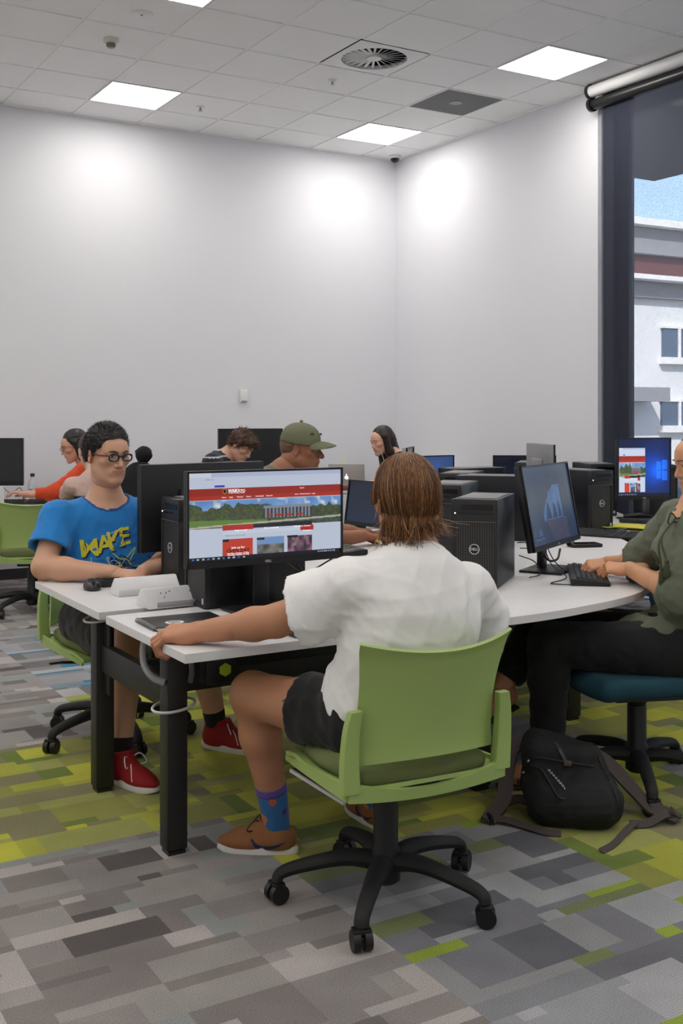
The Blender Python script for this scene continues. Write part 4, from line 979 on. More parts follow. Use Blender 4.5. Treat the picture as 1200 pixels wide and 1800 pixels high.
# ================================================================== people
M_skin = mat('skin', (255, 255, 255), .5, bump=.12, bscale=700, attr=True, var=.05, vscale=22, sss=.08)
M_hair = mat('hair', (255, 255, 255), .45, attr=True)
M_eye = mat('eye', (255, 255, 255), .15, attr=True)
M_cloth = mat('cloth', (255, 255, 255), .9, bump=.35, bscale=900, attr=True, sheen=.1)
def C3(*c): return np.array(srgb(*c)[:3])
def head_net(c, Hm, s, neck=None, narrow=1.0, nose=1.0, neck_r=.055, jaw=1.0, h=.0042):
    P = lambda x, y, z: c+s*(Hm @ np.array([x, y, z]))
    lo = c-V(.2, .2, .22)*s; hi = c+V(.2, .2, .2)*s
    F = Field(lo, hi, h); E = lambda p, r, k, op='add', Rm=None: F.ell(P(*p), np.array(r)*s, Hm if Rm is None else Hm @ Rm, k*s, op)
    n = narrow
    E((0, -.018, .035), (.073*n, .090, .084), 0)
    E((0, .022, -.012), (.062*n, .066, .082), .03)
    E((0, .030, -.066), (.045*n*jaw, .050, .042), .035)
    for q in (-1, 1):
        F.cap(P(q*.050*n*jaw, .0, -.055), P(q*.016, .066, -.097), .015*s, .012*s, .03*s)
        E((q*.043*n, .060, -.014), (.020, .018, .015), .022)
        F.cap(P(q*.010, .084, .020), P(q*.045*n, .068, .024), .008*s, .007*s, .014*s)
    E((0, .076, -.098), (.017, .013, .013), .02)
    E((0, .050, .045), (.048*n, .038, .036), .03)
    for q in (-1, 1): E((q*.031, .094, .004), (.018, .011, .011), .012, 'sub')
    F.cap(P(0, .080, .014), P(0, .098+.006*nose, -.028), .0065*s, .0105*s*nose, .010*s)
    for q in (-1, 1):
        E((q*.0125, .091, -.033), (.0080*nose, .009, .0065), .006); E((q*.0068, .098, -.039), (.0032, .004, .003), .002, 'sub')
    E((0, .077, -.058), (.034, .011, .017), .016)
    E((0, .0880, -.0530), (.0275, .0075, .0036), .005); E((0, .0862, -.0615), (.023, .0075, .0044), .005)
    F.cap(P(-.026, .087, -.0572), P(.026, .087, -.0572), .0012*s, None, .002*s, 'sub')
    for q in (-1, 1):   # ears
        Rr = rotm(rad(-8), 0, rad(q*-22))
        E((q*.074*n, -.012, -.004), (.0065, .019, .031), .005, Rm=Rr); E((q*.0795*n, -.008, -.002), (.004, .011, .019), .004, 'sub', Rr)
    for q in (-1, 1):   # lids
        F.cap(P(q*.019, .082, .010), P(q*.031, .0875, .0135), .0028*s, None, .003*s); F.cap(P(q*.031, .0875, .0135), P(q*.044, .077, .009), .0028*s, None, .003*s)
        F.cap(P(q*.020, .081, .0), P(q*.042, .078, -.001), .0024*s, None, .003*s)
    if neck is not None: F.cap(P(0, -.022, -.05), neck, neck_r*s*.97, neck_r*s*1.1, .03*s)
    v, f = F.net(); L = (v-c) @ Hm/s
    t = np.ones((len(v), 3)); lip = np.exp(-((L[:, 0]/.024)**2+((L[:, 2]+.0575)/.0085)**2)**2)*(L[:, 1] > .078); t = t*(1-lip[:, None]*np.array((.10, .32, .28)))
    ch = np.exp(-(((abs(L[:, 0])-.042)/.022)**2+((L[:, 2]+.02)/.025)**2))*(L[:, 1] > .03); t = t*(1-ch[:, None]*np.array((0, .04, .04)))
    er = np.exp(-((abs(L[:, 0])-.078)/.012)**2)*(abs(L[:, 2]) < .04); t = t*(1-er[:, None]*np.array((0, .1, .1)))
    return v, f, t
def hand_net(wr, fdir, up, thumb_side, s=1.0, curl=(.35, .35, .3), spread=.10, thumb=(.5, .3), h=.0034, curls=None, forearm=None):
    """fdir along the palm, up = back of the hand, thumb_side = +1 if the thumb is on fdir x up side"""
    f = unit(fdir); u = np.array(up, float); u = unit(u-f*u.dot(f)); r = np.cross(f, u)*thumb_side
    lo = wr-V(1, 1, 1)*.22*s; hi = wr+V(1, 1, 1)*.22*s; F = Field(lo, hi, h)
    P = lambda a, b, c_: wr+s*(f*a+r*b+u*c_)
    mc = [(.088, .027), (.092, .008), (.087, -.011), (.079, -.028)]; ln = [(.042, .025, .021), (.046, .029, .022), (.042, .027, .021), (.033, .020, .019)]; rd = [.0098, .0100, .0094, .0084]
    F.cap(P(-.05, 0, 0), P(.01, 0, 0), .030*s, .028*s, .01, fl=(u, .82))
    if forearm is not None: F.cap(forearm, P(.0, 0, 0), .034*s, .025*s, .01, fl=(u, .85))
    for i, (a, b) in enumerate(mc): F.cap(P(.012, b*.55, 0), P(a, b, .002), .0135*s, .0112*s, .014*s)
    F.ell(P(.038, .020, -.010), np.array((.022, .016, .013))*s, None, .014*s); F.ell(P(.036, -.020, -.008), np.array((.022, .014, .012))*s, None, .014*s)
    tips = []
    for i in range(4):
        a0 = (mc[i][1]/.03)*spread; d = f*math.cos(a0)+r*math.sin(a0); p = P(mc[i][0], mc[i][1], .002); cu = curls[i] if curls else curl; ang = 0
        for j in range(3):
            ang += cu[j]; dd = d*math.cos(ang)-u*math.sin(ang); e = p+dd*ln[i][j]*s; F.cap(p, e, rd[i]*s*(1-.08*j), rd[i]*s*(1-.08*(j+1)), .004*s); p = e
        tips.append(p)
    t1 = P(.018, .020, -.006); d1 = unit(f*math.cos(thumb[0])+r*math.sin(thumb[0])-u*.35); t2 = t1+d1*.042*s; d2 = unit(f*math.cos(thumb[0]-thumb[1])+r*math.sin(thumb[0]-thumb[1])-u*.30)
    t3 = t2+d2*.031*s; t4 = t3+unit(d2-r*.2)*.024*s
    F.cap(t1, t2, .0135*s, .0112*s, .012*s); F.cap(t2, t3, .0108*s, .0102*s, .004*s); F.cap(t3, t4, .0102*s, .0085*s, .003*s)
    return F.net()
def eyes(c, Hm, s, par, iris=(50, 34, 26), look=(0, 0)):
    for q in (-1, 1):
        o = c+s*(Hm @ V(q*.031, .0735, .0055)); b = MB().sph((0, 0, 0), .0118*s, 20); v = np.array(b.v); d = unit(Hm @ V(look[0], 1, look[1]-.05))
        k = (v @ d)/(.0118*s); cols = np.where((k > .94)[:, None], C3(8, 6, 6), np.where((k > .80)[:, None], C3(*iris), C3(225, 218, 212)))
        mesh('eyeball', v+o, b.f, M_eye, par, True, True, None, 0, cols, fix=False)
def brows(c, Hm, s, par, col, th=.0036, tiltq=0):
    m = MB()
    for q in (-1, 1):
        pts = [c+s*(Hm @ V(q*.012, .0955, .0245-tiltq)), c+s*(Hm @ V(q*.03, .0925, .0285)), c+s*(Hm @ V(q*.049, .0765, .0255))]
        m.tube(pts, [th*s*.8, th*s, th*s*.35], 8, 5, .7)
    v = np.array(m.v); mesh('eyebrows', v, m.f, M_hair, par, True, True, None, 0, np.tile(C3(*col), (len(v), 1)), fix=False)
def hair_cap(c, Hm, s, par, col, build, col2=None, amp=.0025, fr=220, name='hair', h=.0045, ext=.25):
    F = Field(c-V(1, 1, 1)*ext*s-V(0, 0, .1)*s, c+V(1, 1, 1)*.2*s, h)
    E = lambda p, r, k=.02, op='add', Rm=None: F.ell(c+s*(Hm @ np.array(p, float)), np.array(r)*s, Hm if Rm is None else Hm @ Rm, k*s, op)
    K = lambda a, b, r1, r2, k=.02, op='add': F.cap(c+s*(Hm @ np.array(a, float)), c+s*(Hm @ np.array(b, float)), r1*s, r2*s, k*s, op)
    build(F, E, K); F.wrinkle(amp*s, fr, 4); v, f = F.net(); r = np.random.RandomState(5)
    cc = np.tile(C3(*col), (len(v), 1))
    if col2 is not None:
        L = (v-c) @ Hm/s; w_ = .5+.5*np.sin(L[:, 0]*260+3*np.sin(L[:, 2]*40)); cc = cc*(1-w_[:, None]*.7)+C3(*col2)*w_[:, None]*.7
    soft(name, (v, f), M_hair, par, True, cc); return v, f
def fuzz(v, f, c, Hm, s, par, col, n, L, rng=1, up=.0, name='hair_strands', w_=.0009, keep=None, down=.0, fwd=0):
    """short tapered hairs growing out of the hair surface"""
    r = np.random.RandomState(rng); q = r.randint(0, len(f), n); A = v[f[q, 0]]; B = v[f[q, 1]]; D_ = v[f[q, 3]]
    N = np.cross(B-A, D_-A); N /= np.linalg.norm(N, axis=1)[:, None]+1e-9; p = A+(B-A)*r.rand(n, 1)+(D_-A)*r.rand(n, 1)
    sg = np.sign(np.sum(N*(p-c), axis=1))[:, None]; N = N*sg
    d = N+r.normal(size=(n, 3))*.35+Hm[:, 2]*up-np.array((0, 0, 1))*down+Hm[:, 1]*fwd; d /= np.linalg.norm(d, axis=1)[:, None]
    t = np.cross(d, r.normal(size=(n, 3))); t /= np.linalg.norm(t, axis=1)[:, None]; ll = L*s*(.6+.7*r.rand(n, 1))
    vs = np.stack([p-N*.002-t*w_*s, p-N*.002+t*w_*s, p+d*ll], 1).reshape(-1, 3); fs = np.arange(3*n).reshape(-1, 3)
    cc = np.tile(C3(*col), (3*n, 1))*np.repeat(.7+.6*r.rand(n, 1), 3, 0)
    mesh(name, vs, fs, M_hair, par, True, True, None, 0, cc, fix=False)

def person(label, loc, J, s=1.1, skin=(196, 148, 120), shirt=(200, 200, 200), sleeve=.9, legs='trousers', leg_col=(25, 25, 32), face=None, up=(0, 0, 1), head_kw={}, hands=True,
           hR={}, hL={}, h=.010, slim=1.0, shirt_cols=None, shirt_h=.008, wr=(.0016, 42), hem=None, extra_shirt=None, feet=True, chest_r=(.155, .105, .15), belly_r=(.15, .105), shirt_name='shirt', group=None, smooth_sl=.0, slr=(.062, .072), neckcut=.075, shirt_mat=None, bodyonly=False, hs=1.0):
    """one seated figure from its joints; all in metres in the room"""
    t = thing('person', label, 'person', loc, 0, group); s_ = s; J = dict(J); CUT = J.pop('cut', (.62,))[0]; J = {k: np.array(v, float) for k, v in J.items()}
    R_ = unit((J['shR']-J['shL'])*V(1, 1, 0)); F_ = np.cross(V(0, 0, 1), R_)
    for S, q_ in (('L', -1), ('R', 1)):
        if 'hip'+S not in J: J['hip'+S] = J['pelvis']+R_*.095*q_; J['kn'+S] = J['hip'+S]+F_*.42+R_*.03*q_; J['an'+S] = J['kn'+S]*V(1, 1, 0)+V(0, 0, .10)
    fac_ = unit(face); chf = unit(np.cross(V(0, 0, 1), J['shR']-J['shL'])); Hc = frame(chf, J['neck']-J['chest']); Hp = frame(unit(np.cross(V(0, 0, 1), J['hipR']-J['hipL'])), J['chest']-J['pelvis'])
    Hm = frame(fac_, up); k = s*slim
    pts = np.array(list(J.values())); F = Field(pts.min(0)-.22, pts.max(0)+.25, h)
    a = lambda p, q, r1, r2, kk=.03, **w_: F.cap(J[p] if isinstance(p, str) else p, J[q] if isinstance(q, str) else q, r1*k, r2*k, kk, **w_)
    F.ell(J['pelvis'], V(.165, .115, .11)*k, Hp, 0); F.ell((J['pelvis']+J['chest'])/2, V(*belly_r, .16)*k, Hc, .06); F.ell(J['chest'], V(*chest_r)*k, Hc, .06)
    mid = (J['shL']+J['shR'])/2; F.cap(J['shL'], J['shR'], .052*k, None, .06); a(mid*.5+J['neck']*.5, 'neck', .075, .058, .05); F.cap(J['neck'], J['head']-Hm[:, 2]*.05*s-Hm[:, 1]*.02*s, .056*k, .052*k, .03)
    for S in 'LR':
        a('sh'+S, 'el'+S, .050, .040); m_ = J['el'+S]*.7+J['wr'+S]*.3; a('el'+S, m_, .040, .041); a(m_, 'wr'+S, .041, .029)
        if 'kn'+S in J:
            a('hip'+S, 'kn'+S, .088, .060); m_ = J['kn'+S]*.68+J['an'+S]*.32; a('kn'+S, m_, .058, .056); a(m_, 'an'+S, .056, .036)
    if legs == 'shorts': F.cut((0, 0, .462), (0, 0, -1), J['pelvis']-V(0, 0, .10), .19)
    nets = [F.net()]; cols = [np.ones((len(nets[0][0]), 3))]
    hv = head_net(J['head'], Hm, hs, J['head']*.45+J['neck']*.55-Hm[:, 2]*.0, neck_r=.052*slim*s/hs, **head_kw); nets.append(hv[:2]); cols.append(hv[2])
    if hands:
        for S, kw in (('L', hL), ('R', hR)):
            if kw is None: continue
            kw = dict(kw); fd = kw.pop('f', J['wr'+S]-J['el'+S]); un = kw.pop('u', (0, 0, 1)); ts = 1 if S == 'L' else -1
            n_ = hand_net(J['wr'+S], fd, un, ts, s*kw.pop('s', .95), forearm=J['wr'+S]*.55+J['el'+S]*.45, **kw); nets.append(n_); cols.append(np.tile((1, .95, .94), (len(n_[0]), 1)))
    v, f = join_nets(nets); cc = np.concatenate(cols)*C3(*skin); soft('body', (v, f), M_skin, t, True, cc)
    eyes(J['head'], Hm, hs, t)
    if bodyonly: return t, Hm, J
    # upper garment
    F = Field(pts.min(0)-.2, pts.max(0)+.2, shirt_h); g = .012
    F.ell(J['chest'], (V(*chest_r)+g)*k, Hc, 0); F.ell((J['pelvis']+J['chest'])/2, (V(*belly_r, .16)+g*1.3)*k, Hc, .07); F.ell(J['pelvis']+V(0, 0, .02), (V(.168, .120, .10)+g)*k, Hp, .06)
    F.cap(J['shL'], J['shR'], (.052+g)*k, None, .06); F.cap(mid, J['neck']*.6+mid*.4, .085*k, .066*k, .05)
    for S in 'LR':
        q = J['sh'+S]+(J['el'+S]-J['sh'+S])*min(sleeve, 1.0); F.cap(J['sh'+S], q, slr[0]*k, slr[1]*k, .035)
        if sleeve > 1: q2 = J['el'+S]+(J['wr'+S]-J['el'+S])*(sleeve-1); F.cap(q, q2, slr[1]*.92*k, .045*k, .03); q = q2
    if extra_shirt: extra_shirt(F, k, J, Hc, Hp)
    F.wrinkle(wr[0], wr[1]*.6, 3); F.wrinkle(-wr[0]*2.4, wr[1]*.6, 8, True, .45); F.wrinkle(-wr[0]*1.0, wr[1]*1.2, 17, True, .5)
    for S in 'LR':
        ax = unit(J['el'+S]-J['sh'+S]); q = J['sh'+S]+(J['el'+S]-J['sh'+S])*min(sleeve, 1.0); rq = slr[1]
        if sleeve > 1: ax = unit(J['wr'+S]-J['el'+S]); q = J['el'+S]+(J['wr'+S]-J['el'+S])*(sleeve-1); rq = .045
        F.cut(q+ax*.0, ax, q+ax*.10*k, .125*k)
        F.cap(q-ax*.05, q+ax*.06, rq*.74*k, rq*.88*k, .004, 'sub')
    F.cap(J['neck']*.7+mid*.3+V(0, 0, .0), J['neck']+(J['head']-J['neck'])*.8, neckcut*.84*k, neckcut*1.1*k, .006, 'sub')
    z0 = J['pelvis'][2]-.10*s if hem is None else hem
    F.cut((0, 0, z0), (0, 0, -1))
    v, f = F.net(); cc = np.tile(C3(*shirt), (len(v), 1)) if shirt_cols is None else shirt_cols(v, J, Hc)
    so = soft(shirt_name, (v, f), shirt_mat or M_cloth, t, True, cc)
    if 'knL' in J:
        F = Field(pts.min(0)-.2, pts.max(0)+.1, .009); F.ell(J['pelvis']-V(0, 0, .0), V(.178, .130, .112)*k, Hp, 0)
        for S in 'LR':
            if legs == 'shorts':
                q = J['hip'+S]+(J['kn'+S]-J['hip'+S])*CUT; F.cap(J['hip'+S], q, .104*k, .098*k, .04)
            else: m_ = J['kn'+S]*.68+J['an'+S]*.32; F.cap(J['hip'+S], J['kn'+S], .106*k, .078*k, .04); F.cap(J['kn'+S], m_, .078*k, .072*k, .02); F.cap(m_, J['an'+S], .072*k, .058*k, .02)
        F.wrinkle(.0016, 50, 9); F.wrinkle(-.0025, 30, 12, True)
        for S in 'LR':
            if legs == 'shorts':
                ax = unit(J['kn'+S]-J['hip'+S]); q = J['hip'+S]+(J['kn'+S]-J['hip'+S])*CUT; F.cut(q, ax, q+ax*.12, .16); F.cap(q-ax*.05, q+ax*.1, .080*k, .088*k, .004, 'sub')
            else: ax = unit(J['an'+S]-J['kn'+S]); q = J['an'+S]-ax*.03; F.cut(q, ax, q+ax*.08, .10)
        if legs == 'shorts': F.cut((0, 0, .458), (0, 0, -1), J['pelvis']-V(0, 0, .10), .24)
        F.cut((0, 0, J['pelvis'][2]+.10), (0, 0, 1))
        v, f = F.net(); soft(legs, (v, f), M_cloth, t, True, np.tile(C3(*leg_col), (len(v), 1)))
    return t, Hm, J
def place_local(par, c, Hm):
    """matrix placing local x right, y forward, z up at c"""
    M = Matrix([[Hm[0, 0], Hm[0, 1], Hm[0, 2], c[0]], [Hm[1, 0], Hm[1, 1], Hm[1, 2], c[1]], [Hm[2, 0], Hm[2, 1], Hm[2, 2], c[2]], [0, 0, 0, 1]]); return M
def glasses(par, c, Hm, s, col=(18, 16, 18), w_=.021, hh=.0125, arm=None, th=.0022):
    m = MB(); L = lambda x, y, z: c+s*(Hm @ V(x, y, z))
    for q in (-1, 1):
        P = []
        for a in np.linspace(0, 2*PI, 25):
            x, z = math.cos(a), math.sin(a); e = .62; x = math.copysign(abs(x)**e, x); z = math.copysign(abs(z)**e, z); P.append(L(q*.032+x*w_, .101-.10*(abs(q*.032+x*w_))**1.6*2.2, .004+z*hh))
        m.tube(P, th*s, 8)
    m.tube([L(-.012, .100, .008), L(0, .102, .0095), L(.012, .100, .008)], th*s, 8, 3)
    fr = m.go('glasses', mat('frame_'+str(col[0]), col, .3), par, True)
    for q in (-1, 1): MB().tube([L(q*.053, .088, .010), L(q*.070, .060, .010), L(q*.077, -.005, .008), L(q*.078, -.02, -.006)], th*s, 8, 4, 1).go('glasses_arm', mat('frame_arm'+str(arm or col), arm or col, .3), fr, True)
    lm = mat('lens_glass', (230, 226, 240), .05, alpha=.14)
    for q in (-1, 1):
        m = MB(); n0 = len(m.v); P = []
        for a in np.linspace(0, 2*PI, 20, endpoint=False):
            x, z = math.cos(a), math.sin(a); x = math.copysign(abs(x)**.62, x); z = math.copysign(abs(z)**.62, z); P.append(tuple(L(q*.032+x*w_*.97, .099-.10*(abs(q*.032+x*w_))**1.6*2.2, .004+z*hh*.97)))
        m.v += P; m.c += [(1, 1, 1)]*20; m.f.append(tuple(range(n0, n0+20)))
        m.go('lens', lm, fr, True, smooth=False, fix=False)
def shoe(par, p, yaw, s=1.0, style='red', pitch=0):
    """shoe with the ankle over p (on the floor), toe along yaw"""
    M = Matrix.Translation(Vector(tuple(p))) @ Matrix.Rotation(yaw, 4, 'Z') @ Matrix.Rotation(pitch, 4, 'Y')
    out = []
    for i in range(40):
        a = 2*PI*i/40; x = math.cos(a); y = math.sin(a); L_ = .15; cx = .055; wd = .040+.010*max(0, x)-.004*(x < -.2)
        out.append((cx+L_*math.copysign(abs(x)**.9, x), wd*math.copysign(abs(y)**.85, y)+.006*max(0, x)**2))
    def xf(v): return np.array([(M @ Vector(tuple(np.array(q)*s)))[:] for q in v])
    col = {'red': (150, 14, 20), 'tan': (140, 92, 52), 'dark': (30, 28, 30)}[style]
    F = Field((-.12, -.07, -.01), (.23, .07, .16), .0045)
    F.ell((.115, .004, .035), (.092, .044, .034), k=0); F.ell((.06, 0, .05), (.10, .040, .045), k=.03); F.ell((-.03, 0, .05), (.062, .036, .055), k=.04)
    hi = .130 if style == 'red' else .108
    F.cap((-.02, 0, .06), (-.025, 0, hi), .050, .049, .03); F.cap((.045, 0, .080), (.0, 0, hi-.002), .032, .040, .02); F.cut((0, 0, hi), (-.25, 0, 1)); F.cap((-.018, 0, .07), (-.022, 0, .2), .036, .042, .004, 'sub'); F.cut((0, 0, .018), (0, 0, -1))
    v, f = F.net(); o = soft('shoe', (xf(v), f), mat('shoe_'+style, col, .75, bump=.5, bscale=800, var=.15 if style == 'red' else .06, vscale=180), par, True)
    m = MB(); pr = [(1.0, 0), (1.03, .004), (1.02, .02), (.985, .028)]; vs = []; fs = []
    for (k, z) in pr: vs += [((x-.055)*k+.055, y*k, z+(.010*max(0, (x-.15)/.06)**2 if z < .01 else 0)) for x, y in out]
    n = 40
    for j in range(3): fs += [(j*n+i, j*n+(i+1) % n, (j+1)*n+(i+1) % n, (j+1)*n+i) for i in range(n)]
    fs += [tuple(range(n))[::-1], tuple(3*n+i for i in range(n))]
    mesh('sole', xf(vs), fs, mat('sole_white', (222, 218, 212), .6), o, True, sharp=50)
    lc = mat('lace_'+style, (228, 224, 220) if style == 'red' else (60, 40, 34), .8); m = MB()
    for k in range(5):
        x = .045+.018*k; z = .098-.010*k-.002*k*k*.4
        for q in (-1, 1): m.tube(xf([(x, -q*.020, z-.004), (x+.006, 0, z+.004), (x+.014, q*.020, z-.010)]), .0026*s, 6, 4)
    m.tube(xf([(.045, 0, .106), (.06, .035, .125), (.085, .05, .095), (.07, .03, .085), (.048, .004, .100)]), .0026*s, 6, 5)
    m.tube(xf([(.045, 0, .106), (.055, -.035, .122), (.08, -.05, .090), (.068, -.03, .082), (.048, -.004, .100)]), .0026*s, 6, 5)
    m.tube(xf([(.048, 0, .104), (.09, -.03, .082), (.115, -.045, .04)]), .0026*s, 6, 5)
    m.go('laces', lc, o, True)
    if style == 'tan':
        for q in (-1, 1):
            # curved side mark
            P = [(-.055, .052), (-.02, .040), (.03, .030), (.070, .046), (.062, .058), (.078, .044), (.045, .018), (-.005, .022), (-.035, .040)]
            top = [(-.058, .056), (-.025, .046), (.015, .037), (.045, .040), (.066, .062)]; bot = [(-.058, .054), (-.03, .036), (.01, .022), (.05, .024), (.074, .058)]
            bt = BVHTree.FromPolygons([tuple(a) for a in v], [tuple(map(int, a)) for a in f]); vs = []; nn = 24
            T_ = spline([(a, 0, b) for a, b in top], 6); B_ = spline([(a, 0, b) for a, b in bot], 6)
            for a, b in zip(T_, B_):
                for p_ in (a, b):
                    hit = bt.ray_cast(Vector((p_[0], q*.2, p_[2])), Vector((0, -q, 0)))
                    vs.append((hit[0][0], hit[0][1]+q*.0012, hit[0][2]) if hit[0] else (p_[0], q*.04, p_[2]))
            n2 = len(vs)//2; fs = [(2*i, 2*i+2, 2*i+3, 2*i+1) for i in range(n2-1)]
            mesh('side_mark', xf(vs), fs, mat('mark_blue', (38, 40, 78), .6), o, True, fix=False)
    return o
def sock(par, a, b, r1, r2, colf, name='sock'):
    F = Field(np.minimum(a, b)-.08, np.maximum(a, b)+.08, .004); F.cap(a, b, r1, r2, 0); ax = unit(np.array(b)-a); F.cut(b, ax); v, f = F.net()
    tt = ((v-a) @ ax)/np.linalg.norm(np.array(b)-a); soft(name, (v, f), M_cloth, par, True, colf(v, tt))
# ---------------------------------------------------------------- sitter in the white t-shirt (seen from behind)
n1 = N1; e1 = E1
Jw = dict(pelvis=(.135, 3.10, .545), chest=(.205, 3.10, .870), neck=(.210, 3.15, 1.005), head=(.178, 3.18, 1.162), shL=(.020, 3.04, .925), shR=(.370, 3.235, .885),
          elL=(-.185, 3.135, .808), wrL=(-.415, 3.235, .757), elR=(.455, 3.38, .700), wrR=(.30, 3.46, .62), hipL=(.045, 3.09, .535), knL=(-.275, 3.36, .540), anL=(-.205, 3.49, .105),
          hipR=(.235, 3.19, .535), knR=(.08, 3.60, .545), anR=(.115, 3.70, .10), cut=(.47,))
def wshirt(F, k, J, Hc, Hp):
    F.cap(J['shL']-V(0, 0, .02), J['elL']*.58+J['shL']*.42-V(0, 0, .03), .062*k, .078*k, .04)
    F.ell(J['chest']-n1*.015-V(0, 0, .055), V(.185, .125, .13)*k, Hc, .05)
    F.ell(J['chest']*.5+J['pelvis']*.5-n1*.01, V(.175, .125, .16)*k, Hc, .05)
    F.cap(J['pelvis']+V(-.11, -.01, .09), J['pelvis']+V(-.135, -.0, -.03), .07*k, .055*k, .05)
def wc(v, J, Hc): return np.tile(C3(240, 239, 238), (len(v), 1))
pw, Hw, Jw = person('person in a loose white t-shirt and black shorts seen from behind, gripping the desk corner', (.135, 3.10, 0), Jw, 1.1, skin=(188, 134, 100), sleeve=.60, legs='shorts', leg_col=(15, 15, 18),
    face=(-.40, .91, -.06), shirt_cols=wc, extra_shirt=wshirt, shirt_h=.006, wr=(.0016, 30), slr=(.070, .088), h=.008, hL=dict(f=(-.90, .30, -.12), u=(-.15, -.25, 1), curls=[(.40, 1.15, .9), (.45, 1.2, .9), (.5, 1.25, .9), (.55, 1.25, .9)], thumb=(.35, .2), s=1.16),
    hR=dict(f=(-.5, .8, -.2)), hem=.43, neckcut=.072)
MB().tube([Jw['neck']+V(.066*math.cos(a)+.0, .066*math.sin(a), .008-.018*math.sin(a)) for a in np.linspace(0, 2*PI, 30)], .0022, 6).tube([Jw['neck']+V(.067*math.cos(a), .067*math.sin(a), .001-.024*math.sin(a)) for a in np.linspace(0, 2*PI, 30)], .0018, 6).go('necklace', mat('cord_dark', (40, 24, 20), .6), pw, True)
# hair: swept back from the crown and loosely tied, ends hanging on the neck
def bw(F, E, K):
    E((0, -.026, .040), (.082, .098, .088), 0); E((0, -.052, .0), (.082, .082, .088), .03); E((0, -.060, -.050), (.054, .058, .046), .03)
    for q in (-1, 1): E((q*.062, .005, -.01), (.020, .045, .045), .02)
    E((0, .105, -.03), (.070, .075, .10), .01, 'sub')
cH = Jw['head']; sH = 1.0
hvw = hair_cap(cH, Hw, sH, pw, (122, 82, 48), bw, (156, 110, 64), .0006, 160, h=.004)
rr = np.random.RandomState(2); paths = []; cl = []
def loc(x, y, z): return cH+sH*(Hw @ V(x, y, z))
pal = [C3(92, 58, 34), C3(128, 84, 48), C3(158, 110, 64), C3(190, 142, 88), C3(216, 174, 120)]
bth = BVHTree.FromPolygons([tuple(a) for a in hvw[0]], [tuple(map(int, a)) for a in hvw[1]])
ctr = loc(0, -.03, .0)
def onhair(p, off):
    d = unit(p-ctr); hit = bth.ray_cast(Vector(tuple(ctr+d*.3)), Vector(tuple(-d))); return (np.array(hit[0])+d*off) if hit[0] else p
for i in range(2600):
    ph = rr.uniform(-2.5, 2.5); off = rr.uniform(.0, .007); end = rr.uniform(1.75, 2.35) if abs(ph) < 1.7 else rr.uniform(1.3, 1.75); wob = rr.normal(0, .05); fr_ = rr.uniform(0, 6)
    P = []
    for t_ in np.linspace(0, 1, 9):
        th = .05+t_*end; a = ph+wob*t_*2+.03*math.sin(fr_+t_*5)-.15*math.sin(ph)*t_
        d = V(math.sin(a)*math.sin(th), -math.cos(a)*math.sin(th), math.cos(th)); q = onhair(ctr+(Hw @ d)*.1+(Hw @ V(0, .012, .012))*(1-t_), off*(.3+t_)); P.append(q)
    paths.append(P); cl.append(pal[min(4, int(abs(rr.normal(0, 1.45)+.25*math.sin(ph*9))))])
for i in range(520):
    ph = rr.uniform(-1.6, 1.6); L_ = rr.uniform(.02, .075)*(1.3 if ph < -.1 else .7); q = rr.normal(0, .010); b = rr.normal(0, .012); g_ = int((ph+1.6)*4.0); b += .010*math.sin(g_*5.3); q += .008*math.sin(g_*2.1)
    d = V(math.sin(ph)*.9, -math.cos(ph)*.9, -.44); p0 = onhair(ctr+(Hw @ d)*.1, .001); o = (p0-ctr)*V(1, 1, 0); o = o/np.linalg.norm(o); dn = V(0, 0, -1)
    P = [p0+o*.001+V(0, 0, .01), p0+dn*.02+o*.004, p0+dn*(.02+L_*.5)+o*(.004+b*.6)+V(q, 0, 0)*.5, p0+dn*(.02+L_*.85)+o*(b)+V(q, 0, 0), p0+dn*(.02+L_*1.1)+o*(b*1.6)+V(q*1.9, 0, 0)]
    paths.append(spline(P, 3)); cl.append(pal[min(4, int(abs(rr.normal(.6, 1.7))))])
for i in range(60):
    a = rr.choice([-1, 1, 1]); P = [loc(a*.070, -.03-.02*rr.rand(), -.01+.02*rr.rand()), loc(a*(.088+.01*rr.rand()), -.035, -.020), loc(a*(.092+.010*rr.rand()), -.045, -.03+.03*rr.rand()), loc(a*(.094+.018*rr.rand()), -.05+.02*rr.rand(), -.045+.02*rr.normal())]
    paths.append(spline(P, 3)); cl.append(pal[rr.randint(1, 5)])
strands('hair_strands', paths, M_hair, pw, .0009, .0004, 3, cl)
# dark side fringe of hair on the right and frayed hem threads
shL_ = shoe(pw, V(-.222, 3.492, 0), rad(172), .86, 'tan'); shR_ = shoe(pw, V(.115, 3.72, 0), rad(118), .90, 'tan')
def sk(v, tt):
    c = np.tile(C3(46, 104, 158), (len(v), 1)); r = np.random.RandomState(6)
    for i in range(8):
        p = v[r.randint(0, len(v))]; d = np.linalg.norm(v-p, axis=1); cc = [C3(190, 96, 52), C3(70, 44, 110), C3(200, 120, 70), C3(40, 60, 130)][i % 4]; c[d < r.uniform(.010, .018)] = cc
    c[tt > .86] = C3(104, 78, 156); c[(tt > .82) & (tt < .86)] = C3(60, 60, 120); return c
sock(pw, Jw['anL']+V(.0, .0, -.03), Jw['anL']+(Jw['knL']-Jw['anL'])*.30, .040, .051, sk); sock(pw, Jw['anR']+V(0, 0, -.03), Jw['anR']+(Jw['knR']-Jw['anR'])*.30, .037, .051, sk)
m = MB(); q = Jw['hipL']+(Jw['knL']-Jw['hipL'])*.47; rr = np.random.RandomState(8); ax = unit(Jw['knL']-Jw['hipL']); a1_ = unit(np.cross(ax, V(0, 0, 1))); a2_ = np.cross(a1_, ax)
